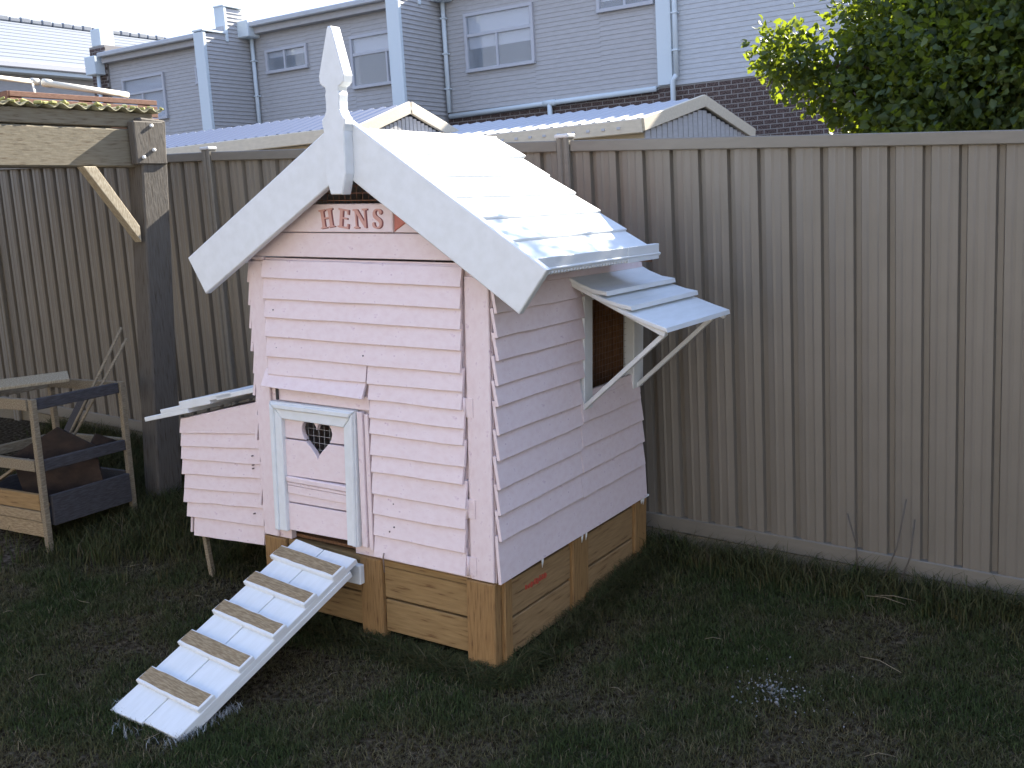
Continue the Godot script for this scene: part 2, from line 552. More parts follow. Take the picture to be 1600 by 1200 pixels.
# the party wall between two units: lower front part, then a stepped parapet above the roof
func party_wall(parent: Node, xr: float) -> void:
	var s := st()
	var prof := PackedVector2Array([Vector2(-14.5, 1.0), Vector2(-14.5, 5.73), Vector2(-15.15, 5.80), Vector2(-15.22, 6.37), Vector2(-15.82, 6.37), Vector2(-16.05, 6.05), Vector2(-16.3, 6.05), Vector2(-16.3, 1.0)])
	# (z, y) outline swept in x
	slab(s, prof, 0.0, 0.26, 0.0, Transform3D(Basis(Vector3(0, 0, 1), Vector3(0, 1, 0), Vector3(1, 0, 0)), Vector3(xr - 0.29, 0, 0)))
	var o := put(parent, "party_wall", done(s), M.cladding)
	var c := st()
	clad_x(c, xr - 0.028, -16.0, -14.56, 3.4, 5.72)
	put(o, "cladding", done(c), M.cladding).set_meta("kind", "stuff")
	var c2 := st()
	clad_x(c2, xr - 0.028, -15.80, -15.24, 5.72, 6.36)
	put(o, "cladding", done(c2), M.cladding).set_meta("kind", "stuff")
	put(o, "corner_trim", box_mesh(xr - 0.31, xr + 0.01, 1.0, 5.76, -14.56, -14.46, 0.01), M.trim_pale)
	put(o, "corner_trim", box_mesh(xr - 0.31, xr + 0.01, 5.60, 6.40, -15.26, -15.17, 0.01), M.trim_pale)
	put(o, "capping", box_mesh(xr - 0.32, xr + 0.02, 5.775, 5.815, -15.17, -14.45, 0.004), M.trim_pale)
	put(o, "capping", box_mesh(xr - 0.32, xr + 0.02, 6.40, 6.435, -15.84, -15.16, 0.004), M.trim_pale)

func unit(label: String, x0: float, x1: float, cl: Material, wins: Array, eave := true) -> Node3D:
	# wins: [x0, x1, y0, y1, height of the transom, split, how far the blind is drawn], from left to right
	var h := thing("townhouse", label, "house", Vector3.ZERO, "units of the terrace behind the fence")
	var zf := -16.0
	var s := st()
	var c := st()
	var rects := []
	var x := x0
	for q in wins:
		rects.append([x, q[0] + 0.03, 3.46, 5.86])
		rects.append([q[0] + 0.03, q[1] - 0.03, 3.46, q[2] + 0.03])
		rects.append([q[0] + 0.03, q[1] - 0.03, q[3] - 0.03, 5.86])
		x = q[1] - 0.03
	rects.append([x, x1, 3.46, 5.86])
	for r in rects:
		if r[1] - r[0] < 0.01: continue
		box(s, Vector3(r[0], r[2], zf - 0.20), Vector3(r[1], r[3], zf - 0.012), 0.0)
		clad(c, r[0], r[1], r[2], r[3], zf)
	# lower storey, then the shell of the rooms: sides, back, floor and ceiling
	box(s, Vector3(x0, -1.0, zf - 7.0), Vector3(x1, 3.46, zf - 0.02), 0.0)
	put(h, "mortar_bed", box_mesh(x0, x1, 1.0, 3.44, zf - 0.019, zf, 0.0), M.mortar)
	box(s, Vector3(x0, 3.46, zf - 7.0), Vector3(x0 + 0.15, 5.86, zf - 0.20), 0.0)
	box(s, Vector3(x1 - 0.15, 3.46, zf - 7.0), Vector3(x1, 5.86, zf - 0.20), 0.0)
	box(s, Vector3(x0 + 0.15, 3.46, zf - 3.7), Vector3(x1 - 0.15, 5.86, zf - 3.5), 0.0)
	box(s, Vector3(x0, 5.86, zf - 7.0), Vector3(x1, 5.92, zf - 0.012), 0.0)
	put(h, "wall", done(s), M.plaster)
	put(h, "cladding", done(c), cl).set_meta("kind", "stuff")
	for q in wins: window(h, q[0], q[1], q[2], q[3], zf, q[4], q[5], q[6])
	if eave:
		put(h, "fascia", box_mesh(x0, x1, 5.80, 5.95, zf, zf + 0.22, 0.004), M.cladding)
		put(h, "gutter", box_mesh(x0, x1, 5.94, 6.06, zf + 0.10, zf + 0.36, 0.02), M.cladding_pale)
		var r := st()
		quad(r, Vector3(x0, 6.03, zf + 0.30), Vector3(x1, 6.03, zf + 0.30), Vector3(x1, 6.5, zf - 3.5), Vector3(x0, 6.5, zf - 3.5), Vector3.UP)
		quad(r, Vector3(x0, 5.98, zf - 7.0), Vector3(x1, 5.98, zf - 7.0), Vector3(x1, 6.5, zf - 3.5), Vector3(x0, 6.5, zf - 3.5), Vector3(0, 1, -1))
		put(h, "roof", done(r), M.metal_roof)
	return h

func make_houses() -> void:
	var zf := -16.0
	var a := unit("leftmost terrace unit with blind-covered window and rainwater head at its corner", -22.3, -17.2, M.cladding, [[-21.80, -20.14, 4.18, 5.35, 0.64, 0.47, 0.97], [-18.95, -18.35, 4.90, 5.36, 0.0, 0.5, 0.0]])
	party_wall(a, -16.94)
	# brick pier with rainwater head and pipe at its far left end
	var pier := put(a, "brick_pier", box_mesh(-22.95, -22.32, -1.0, 6.3, zf - 0.6, zf + 0.06, 0.0), M.mortar)
	bricks(pier, -22.95, -22.32, 3.4, 6.25, zf + 0.06)
	put(a, "rainwater_head", box_mesh(-22.78, -22.36, 5.52, 6.0, zf + 0.07, zf + 0.40, 0.02), M.trim_pale)
	put(a, "parapet_post", box_mesh(-22.84, -22.46, 6.3, 6.75, zf - 0.4, zf + 0.06, 0.02), M.trim_pale)
	downpipe(a, -22.5, 3.0, 5.52, zf + 0.12)
	var b := unit("terrace unit with a small high window beside a larger one", -16.94, -11.55, M.cladding, [[-16.50, -15.16, 4.86, 5.42, 0.0, 0.46, 0.35], [-13.86, -12.20, 4.22, 5.38, 0.64, 0.62, 0.36]])
	put(b, "rainwater_head", box_mesh(-17.06, -16.62, 5.72, 6.1, zf + 0.02, zf + 0.42, 0.02), M.trim_pale)
	downpipe(b, -16.84, 3.0, 5.74, zf)
	party_wall(b, -11.29)
	var c := unit("terrace unit with half-drawn blind and a drain pipe along its brick base", -11.29, -6.36, M.cladding, [[-10.73, -9.04, 4.22, 5.42, 0.62, 0.47, 0.60], [-7.60, -6.40, 4.98, 5.5, 0.0, 0.5, 0.6]])
	downpipe(c, -11.2, 3.45, 5.86, zf)
	put(c, "rainwater_head", box_mesh(-11.3, -10.98, 5.72, 6.1, zf + 0.02, zf + 0.42, 0.02), M.trim_pale)
	put(c, "drain_pipe", tube_mesh([Vector3(-11.2, 3.37, zf + 0.10), Vector3(-6.38, 3.43, zf + 0.10)], 0.055, 10), M.trim_pale)
	put(c, "drain_pipe", tube_mesh([Vector3(-8.72, 3.40, zf + 0.11), Vector3(-8.72, 1.5, zf + 0.11)], 0.05, 10), M.trim_pale)
	put(c, "pipe_collar", tube_mesh([Vector3(-8.86, 3.40, zf + 0.10), Vector3(-8.58, 3.405, zf + 0.10)], 0.066, 10), M.trim_pale)
	bricks(c, -11.29, -6.36, 2.2, 3.42, zf)
	put(c, "vent_pipe", box_mesh(-6.86, -6.62, 2.4, 3.06, zf + 0.2, zf + 0.4, 0.01), M.trim_pale)
	var d := unit("rightmost terrace unit with pale cladding over dark brick, half hidden by the tree", -6.36, 3.0, M.cladding_pale, [])
	put(d, "pilaster", box_mesh(-6.36, -6.06, 3.48, 6.2, zf, zf + 0.07, 0.008), M.trim_pale)
	downpipe(d, -5.96, 3.62, 5.86, zf)
	put(d, "drain_pipe", tube_mesh([Vector3(-5.96, 3.64, zf + 0.10), Vector3(-6.03, 3.54, zf + 0.12), Vector3(-6.03, 2.2, zf + 0.12)], 0.05, 10), M.trim_pale)
	bricks(d, -6.36, -0.4, 1.7, 3.44, zf)

func corrugated(s: SurfaceTool, a: Vector3, b: Vector3, up: Vector3, pitch: float, h: float) -> void:
	# ribs run along «up», the sheet spans a to b
	var n := int((b - a).length() / pitch)
	var nn := (b - a).cross(up).normalized()
	if nn.y < 0: nn = -nn
	for i in n:
		var p := [a.lerp(b, (i + 0.0) / n), a.lerp(b, (i + 0.6) / n), a.lerp(b, (i + 0.7) / n) + nn * h, a.lerp(b, (i + 0.9) / n) + nn * h, a.lerp(b, (i + 1.0) / n)]
		for k in 4: quad(s, p[k], p[k + 1], p[k + 1] + up, p[k] + up, nn)

func garage(label: String, x0: float, x1: float, z0: float, z1: float, ye: float, yr: float, roof: Material, dots: bool) -> void:
	# ridge along x; front eave at z0, rear eave at z1, gable end at x1
	var g := thing("garage", label, "garage")
	var zr := (z0 + z1) * 0.5
	put(g, "wall", box_mesh(x0, x1 - 0.02, -1.0, ye - 0.16, z1 + 0.15, z0 - 0.15, 0.0), M.cream)
	var s := st()
	corrugated(s, Vector3(x0, ye, z0), Vector3(x1, ye, z0), Vector3(0, yr - ye, zr - z0), 0.2, 0.016)
	corrugated(s, Vector3(x0, ye, z1), Vector3(x1, ye, z1), Vector3(0, yr - ye, zr - z1), 0.2, 0.016)
	put(g, "roof", done(s), roof)
	put(g, "fascia", box_mesh(x0, x1 + 0.02, ye - 0.17, ye + 0.004, z0, z0 + 0.06, 0.01), M.cream)
	if dots:
		var t := st()
		for i in 22:
			var x := x0 + 0.15 + (x1 - x0 - 0.25) * i / 22.0
			box(t, Vector3(x, ye - 0.105, z0 + 0.055), Vector3(x + 0.045, ye - 0.075, z0 + 0.07), 0.0)
		put(g, "gutter_rivets", done(t), M.frame_grey).set_meta("kind", "stuff")
	put(g, "barge_board", bar_mesh(Vector3(x1 + 0.02, ye - 0.07, z0 + 0.03), Vector3(x1 + 0.02, yr - 0.04, zr), 0.16, 0.05, Vector3(0, 1, 0.4), 0.006), M.cream)
	put(g, "barge_board", bar_mesh(Vector3(x1 + 0.02, ye - 0.07, z1 - 0.03), Vector3(x1 + 0.02, yr - 0.04, zr), 0.16, 0.05, Vector3(0, 1, -0.4), 0.006), M.cream)
	# gable end of upright metal cladding
	var n := 22
	for i in n:
		var za := lerpf(z0 - 0.1, z1 + 0.1, float(i) / n)
		var zb := lerpf(z0 - 0.1, z1 + 0.1, (i + 0.86) / n)
		var ya := ye - 0.15 + (yr - ye) * (1.0 - absf((za + zb) * 0.5 - zr) / absf(z0 - zr))
		put(g, "gable_panel", box_mesh(x1 - 0.03, x1 - 0.004, 1.2, ya, za, zb, 0.004), M.cladding)

func make_garages() -> void:
	garage("low garage with pale metal roof whose gable end shows right of the hen house roof", -8.4, -3.5, -8.96, -12.95, 2.32, 2.68, M.metal_roof_white, true)
	garage("long garage with blue-grey metal roof left of the hen house finial", -15.2, -7.0, -7.85, -10.0, 2.52, 2.84, M.metal_roof, false)

func make_left_neighbour() -> void:
	var h := thing("house", "far single house with a sunlit tiled hip roof at the left edge", "house")
	var X := -27.0
	put(h, "wall", box_mesh(X - 9.0, X, -1.0, 6.2, -34.0, -8.0, 0.0), M.cladding)
	put(h, "gutter", box_mesh(X - 0.05, X + 0.5, 6.22, 6.42, -34.5, -7.5, 0.03), M.frame_grey)
	put(h, "eave_lining", box_mesh(X - 0.3, X + 0.42, 6.10, 6.22, -34.4, -7.6, 0.01), M.trim_pale)
	var s := st()
	for i in 12:
		var k0 := i / 12.0
		var k1 := (i + 1) / 12.0
		quad(s, Vector3(X + 0.45 - 4.5 * k0, 6.40 + 2.1 * k0 + 0.025, -34.5 + 3.0 * k0), Vector3(X + 0.45 - 4.5 * k0, 6.40 + 2.1 * k0 + 0.025, -7.5 - 3.0 * k0), Vector3(X + 0.45 - 4.5 * k1, 6.40 + 2.1 * k1, -7.5 - 3.0 * k1), Vector3(X + 0.45 - 4.5 * k1, 6.40 + 2.1 * k1, -34.5 + 3.0 * k1), Vector3.UP)
		quad(s, Vector3(X + 0.45 - 4.5 * k0, 6.40 + 2.1 * k0 + 0.025, -34.5 + 3.0 * k0), Vector3(X + 0.45 - 4.5 * k0, 6.40 + 2.1 * k0 + 0.025, -7.5 - 3.0 * k0), Vector3(X + 0.45 - 4.5 * k0, 6.40 + 2.1 * k0, -7.5 - 3.0 * k0), Vector3(X + 0.45 - 4.5 * k0, 6.40 + 2.1 * k0, -34.5 + 3.0 * k0), Vector3.RIGHT)
	quad(s, Vector3(X - 4.05, 8.5, -31.5), Vector3(X - 4.05, 8.5, -10.5), Vector3(X - 8.6, 6.4, -7.5), Vector3(X - 8.6, 6.4, -34.5), Vector3(-1, 1, 0))
	tri(s, Vector3(X - 4.05, 8.5, -10.5), Vector3(X + 0.45, 6.4, -7.5), Vector3(X - 8.6, 6.4, -7.5), Vector3(0, 1, 1))
	tri(s, Vector3(X - 4.05, 8.5, -31.5), Vector3(X + 0.45, 6.4, -34.5), Vector3(X - 8.6, 6.4, -34.5), Vector3(0, 1, -1))
	var r := put(h, "roof", done(s), M.tiles)
	var t := st()
	for i in 52:
		var z := -31.4 + 0.4 * i
		box(t, Vector3(X - 4.2, 8.46, z), Vector3(X - 3.9, 8.62 + 0.03 * (i % 2), z + 0.38), 0.04)
	put(r, "ridge_tiles", done(t), M.tiles)
	# timber screen of stained slats behind the pergola
	var sc := thing("timber_screen", "reddish timber slat screen showing above the pergola roof", "screen")
	for k in 7:
		var y := 2.655 - 0.062 * k
		put(sc, "slat", box_mesh(-7.02, -6.99, y - 0.048, y, -4.6, -2.95, 0.003), M.red_slat)
	put(sc, "slat", box_mesh(-8.6, -7.03, 2.585, 2.66, -2.98, -2.95, 0.003), M.red_slat)
	put(sc, "slat", box_mesh(-8.6, -7.03, 2.50, 2.57, -2.98, -2.95, 0.003), M.red_slat)
	for z in [-3.05, -3.8, -4.5]:
		put(sc, "post", box_mesh(-7.12, -7.03, ground_y(-7, z) - 0.3, 2.64, z - 0.045, z + 0.045, 0.004), M.red_slat)
	var pp := thing("pipe", "cream plastic pipe lying along the top of the reddish timber screen", "pipe")
	put(pp, "pipe_length", tube_mesh([Vector3(-7.1, 2.80, -2.3), Vector3(-7.1, 2.765, -3.30)], 0.022, 10), M.pvc)
	put(pp, "pipe_length", tube_mesh([Vector3(-7.06, 2.757, -3.38), Vector3(-7.06, 2.70, -4.3)], 0.030, 10), M.pvc)
	put(pp, "coupling", tube_mesh([Vector3(-7.1, 2.770, -3.26), Vector3(-7.1, 2.767, -3.33)], 0.032, 10), M.pvc)
	put(pp, "coupling", tube_mesh([Vector3(-7.07, 2.762, -3.36), Vector3(-7.07, 2.756, -3.44)], 0.038, 10), M.pvc)
	put(pp, "bracket", bar_mesh(Vector3(-7.09, 2.77, -3.26), Vector3(-7.04, 2.655, -3.24), 0.02, 0.012, Vector3(0, 0, 1)), M.pvc)

# the house whose yard this is: across the lawn, its garden wall in full sun
func make_own_house() -> void:
	var h := thing("house", "cream rendered house across the lawn, facing the pink hen house", "house")
	put(h, "wall", box_mesh(-9.0, 7.0, -1.0, 2.55, 8.0, 15.0, 0.0), M.render)
	put(h, "gutter", box_mesh(-9.6, 7.6, 2.52, 2.66, 7.35, 7.50, 0.02), M.trim_pale)
	put(h, "eave_lining", box_mesh(-9.6, 7.6, 2.55, 2.58, 7.5, 8.0, 0.0), M.trim_pale)
	var s := st()
	quad(s, Vector3(-9.6, 2.64, 7.4), Vector3(7.6, 2.64, 7.4), Vector3(4.0, 4.5, 11.5), Vector3(-6.0, 4.5, 11.5), Vector3(0, 1, -1))
	quad(s, Vector3(-9.6, 2.64, 15.6), Vector3(7.6, 2.64, 15.6), Vector3(4.0, 4.5, 11.5), Vector3(-6.0, 4.5, 11.5), Vector3(0, 1, 1))
	tri(s, Vector3(-9.6, 2.64, 7.4), Vector3(-9.6, 2.64, 15.6), Vector3(-6.0, 4.5, 11.5), Vector3(-1, 1, 0))
	tri(s, Vector3(7.6, 2.64, 7.4), Vector3(7.6, 2.64, 15.6), Vector3(4.0, 4.5, 11.5), Vector3(1, 1, 0))
	put(h, "roof", done(s), M.tiles)
	for x in [-6.5, -2.5, 3.6]:
		var f := st()
		for q in [[x, x + 1.8, 0.75, 0.82], [x, x + 1.8, 1.93, 2.0]]:
			box(f, Vector3(q[0], q[2], 7.93), Vector3(q[1], q[3], 8.02), 0.004)
		for q in [x, x + 0.87, x + 1.74]:
			box(f, Vector3(q, 0.82, 7.93), Vector3(q + 0.06, 1.93, 8.02), 0.004)
		var w := put(h, "window", done(f), M.trim_pale)
		put(w, "pane", box_mesh(x + 0.06, x + 0.87, 0.82, 1.93, 7.97, 7.976, 0.0), M.glass)
		put(w, "pane", box_mesh(x + 0.93, x + 1.74, 0.82, 1.93, 7.97, 7.976, 0.0), M.glass)
		put(w, "blind", box_mesh(x + 0.06, x + 1.74, 0.82, 1.93, 7.985, 7.995, 0.0), M.blind)
	put(h, "door", box_mesh(0.6, 1.5, -0.7, 1.95, 7.95, 8.01, 0.004), M.trim_pale)
	structure("patio", box_mesh(-7.0, 6.0, -1.2, -0.52, 4.8, 8.0, 0.0), M.paving)

# ------------------------------------------------------------------ tree
func leaf_mesh() -> ArrayMesh:
	var s := st()
	s.set_smooth_group(0)
	var L := 1.0
	var mid := [Vector3(0, 0, 0), Vector3(0, 0.35, 0.06), Vector3(0, 0.7, 0.03), Vector3(0, 1.0, -0.10)]
	var hw := [0.0, 0.33, 0.26, 0.0]
	for sd in [-1.0, 1.0]:
		var e := []
		for i in 4: e.append(mid[i] * L + Vector3(sd * hw[i], 0, hw[i] * 0.35))
		tri(s, mid[0], mid[1], e[1], Vector3(0, 0, 1))
		quad(s, mid[1], mid[2], e[2], e[1], Vector3(0, 0, 1))
		tri(s, mid[2], mid[3], e[2], Vector3(0, 0, 1))
	return done(s)

func make_tree() -> void:
	grow("dense dark green leafy tree overhanging from behind the fence", Vector3(1.6, 0.0, -4.5), [
		[Vector3(-0.16, 2.20, -4.0), 0.27, 0.75], [Vector3(0.10, 2.02, -4.1), 0.28, 0.7],
		[Vector3(0.42, 2.32, -4.3), 0.46, 1.0], [Vector3(0.50, 1.85, -4.1), 0.46, 1.0], [Vector3(0.95, 2.0, -4.0), 0.60, 1.0],
		[Vector3(1.5, 2.1, -3.9), 0.62, 1.0], [Vector3(1.15, 2.65, -4.4), 0.70, 1.0], [Vector3(1.9, 2.7, -4.3), 0.75, 1.0],
		[Vector3(2.4, 2.1, -4.0), 0.70, 1.0], [Vector3(1.34, 3.35, -4.7), 0.72, 0.8], [Vector3(2.0, 3.5, -4.7), 0.9, 0.8],
		[Vector3(2.8, 3.0, -4.5), 0.9, 0.7], [Vector3(0.85, 1.5, -3.9), 0.5, 0.8], [Vector3(1.7, 1.5, -3.8), 0.5, 0.7], [Vector3(1.85, 4.1, -4.9), 0.75, 0.6], [Vector3(1.7, 3.2, -5.6), 1.0, 0.5], [Vector3(2.7, 3.4, -5.6), 1.0, 0.4], [Vector3(1.0, 2.6, -5.3), 0.6, 0.6], [Vector3(1.02, 3.98, -4.7), 0.36, 0.28]])
	grow("broad leafy tree right of the lawn, shading the hen house's window side", Vector3(5.2, 0.0, -1.2), [
		[Vector3(4.6, 1.7, -1.2), 1.0, 0.4], [Vector3(5.2, 2.6, -1.6), 1.2, 0.4], [Vector3(5.0, 2.4, -0.2), 1.1, 0.4], [Vector3(5.3, 1.2, -2.2), 1.0, 0.4], [Vector3(5.2, 1.1, 0.2), 1.0, 0.4], [Vector3(5.5, 3.5, -1.0), 1.0, 0.4]])

func grow(label: String, at: Vector3, lobes: Array) -> void:
	var t := thing("tree", label, "tree")
	var s := st()
	tube(s, [at + Vector3(0.1, -0.8, 0), at + Vector3(0.05, 0.6, 0), at + Vector3(-0.05, 1.6, 0.05), at + Vector3(0, 2.6, 0), at + Vector3(0.1, 3.6, -0.1)], [0.17, 0.14, 0.12, 0.09, 0.04], 10)
	put(t, "trunk", done(s), M.bark)
	for b in lobes:
		var c: Vector3 = b[0]
		var o := st()
		var from := at + Vector3(0, clampf(c.y - 0.5, 0.9, 3.2), 0)
		tube(o, [from, from.lerp(c, 0.5) + Vector3(0, 0.08, 0.03), c + Vector3(0, -0.05, 0)], [0.035, 0.022, 0.008], 6)
		put(t, "limb", done(o), M.bark)
	var xs := [[] as Array[Transform3D], [] as Array[Transform3D], [] as Array[Transform3D]]
	for b in lobes:
		var c: Vector3 = b[0]
		var r: float = b[1]
		var n := int(4700.0 * pow(r / 0.6, 2.0) * b[2])
		for i in n:
			var d := Vector3(rng.randfn(), rng.randfn(), rng.randfn()).normalized()
			var rr := r * pow(rng.randf(), 0.38) * (0.84 + 0.30 * sin(d.x * 7.0 + d.y * 5.0 + c.x * 9.0) * cos(d.z * 6.0 + c.y * 4.0))
			var p := c + d * rr
			var out := (d + Vector3(rng.randfn(), rng.randfn() - 0.5, rng.randfn()) * 0.7).normalized()
			var side := out.cross(Vector3(rng.randfn(), rng.randfn(), rng.randfn())).normalized()
			var sz := rng.randf_range(0.034, 0.074)
			var k := rng.randf()
			xs[0 if k < 0.5 else (1 if k < 0.85 else 2)].append(Transform3D(Basis(side, out, side.cross(out)) * Basis.from_scale(Vector3.ONE * sz), p))
	var names := ["leaf_dark", "leaf_mid", "leaf_fresh"]
	for q in 3:
		var cs: Array[Color] = []
		cs.resize(xs[q].size())
		cs.fill(Color.WHITE)
		var o := multi(leaf_mesh(), xs[q], cs, M[names[q]])
		o.name = named(t, "crown")
		o.set_meta("kind", "stuff")
		t.add_child(o)

func multi(mesh: Mesh, xs: Array[Transform3D], cs: Array[Color], m: Material) -> MultiMeshInstance3D:
	var mm := MultiMesh.new()
	mm.transform_format = MultiMesh.TRANSFORM_3D
	mm.use_colors = true
	mm.mesh = mesh
	mm.instance_count = xs.size()
	for i in xs.size():
		mm.set_instance_transform(i, xs[i])
		mm.set_instance_color(i, cs[i])
	var o := MultiMeshInstance3D.new()
	o.multimesh = mm
	o.material_override = m
	return o

# ------------------------------------------------------------------ hen house
const SL := 0.6346      # roof pitch, rise over run

func make_hen_house() -> void:
	var h := thing("hen_house", "pink weatherboard hen house with white roof, finial and a sign reading HENS", "hen house")
	h.basis = Basis(Vector3.RIGHT, -0.0065) * Basis(Vector3.BACK, -0.046)
	hen_base(h)
	hen_front(h)
	hen_pop_door(h)
	hen_right_wall(h)
	hen_other_walls(h)
	hen_gable(h)
	hen_roof(h)
	hen_awning(h)
	hen_nest_box(h)

func jig(a: float) -> float:
	return rng.randf_range(-a, a)

func hen_base(h: Node3D) -> void:
	var b := put(h, "base", box_mesh(-1.12, -0.03, -0.035, -0.008, -1.22, -0.035, 0.003), M.pine_x)
	for p in [[-1.140, -1.020], [-0.630, -0.522], [-0.127, -0.004]]:
		put(b, "post", box_mesh(p[0], p[1], -0.55, -0.001, -0.034, 0.012, 0.004), M.pine_y)
	for p in [[-0.090, -0.037], [-0.686, -0.551], [-1.256, -1.136]]:
		put(b, "post", box_mesh(-0.036, 0.010, -0.55, -0.003, p[0], p[1], 0.004), M.pine_y)
	for p in [[-0.70, -0.55], [-1.25, -1.13], [-0.09, -0.037]]:
		put(b, "post", box_mesh(-1.15, -1.105, -0.50, -0.003, p[0], p[1], 0.004), M.pine_y)
	# front sleepers in two bays, two courses
	for bay in [[-1.018, -0.632], [-0.520, -0.129]]:
		put(b, "sleeper", box_mesh(bay[0], bay[1], -0.153, -0.030, -0.040, -0.004 + jig(0.002), 0.003), M.pine_x)
		put(b, "sleeper", box_mesh(bay[0], bay[1], -0.292, -0.162, -0.040, -0.006 + jig(0.002), 0.003), M.pine_x)
		put(b, "rail", box_mesh(bay[0], bay[1], -0.027, -0.002, -0.036, -0.001, 0.003), M.pine_x)
	# right-hand sleepers
	for bay in [[-0.549, -0.092], [-1.134, -0.688]]:
		var t := put(b, "sleeper", box_mesh(-0.040, -0.002 + jig(0.002), -0.163, -0.022, bay[0], bay[1], 0.003), M.pine_z)
		put(b, "sleeper", box_mesh(-0.040, -0.004 + jig(0.002), -0.312, -0.172, bay[0], bay[1], 0.003), M.pine_z)
		if bay[1] > -0.2:
			tag(t, "sleeper with faded red stencil marks")
	# back and left sleepers
	for k in 2:
		put(b, "sleeper", box_mesh(-1.12, -0.05, -0.16 - 0.14 * k, -0.03 - 0.14 * k, -1.25, -1.21, 0.003), M.pine_x)
		put(b, "sleeper", box_mesh(-1.138, -1.10, -0.16 - 0.14 * k, -0.03 - 0.14 * k, -1.13, -0.09, 0.003), M.pine_z)
	# faded red lettering, broken strokes sprayed through a stencil
	var s := st()
	var z := -0.20
	var r2 := RandomNumberGenerator.new()
	r2.seed = 5
	for i in 8:
		var hh := 0.020 + r2.randf() * 0.006
		var y := -0.082 + jig(0.002)
		for k in 2:
			var zz := z - 0.007 * k
			box(s, Vector3(-0.004, y - hh * 0.5 + r2.randf() * 0.006, zz - 0.0022), Vector3(0.0016, y + hh * 0.5 - r2.randf() * 0.008, zz + 0.0022), 0.0)
		if r2.randf() < 0.75:
			var yy := y + (r2.randf() - 0.5) * hh
			box(s, Vector3(-0.004, yy - 0.0018, z - 0.007), Vector3(0.0014, yy + 0.0018, z), 0.0)
		z -= 0.0205
	put(b, "stencil_marks", done(s), M.stencil)
	put(b, "ramp_ledge", box_mesh(-0.74, -0.605, -0.108, -0.03, 0.013, 0.040, 0.003), M.white_paint)

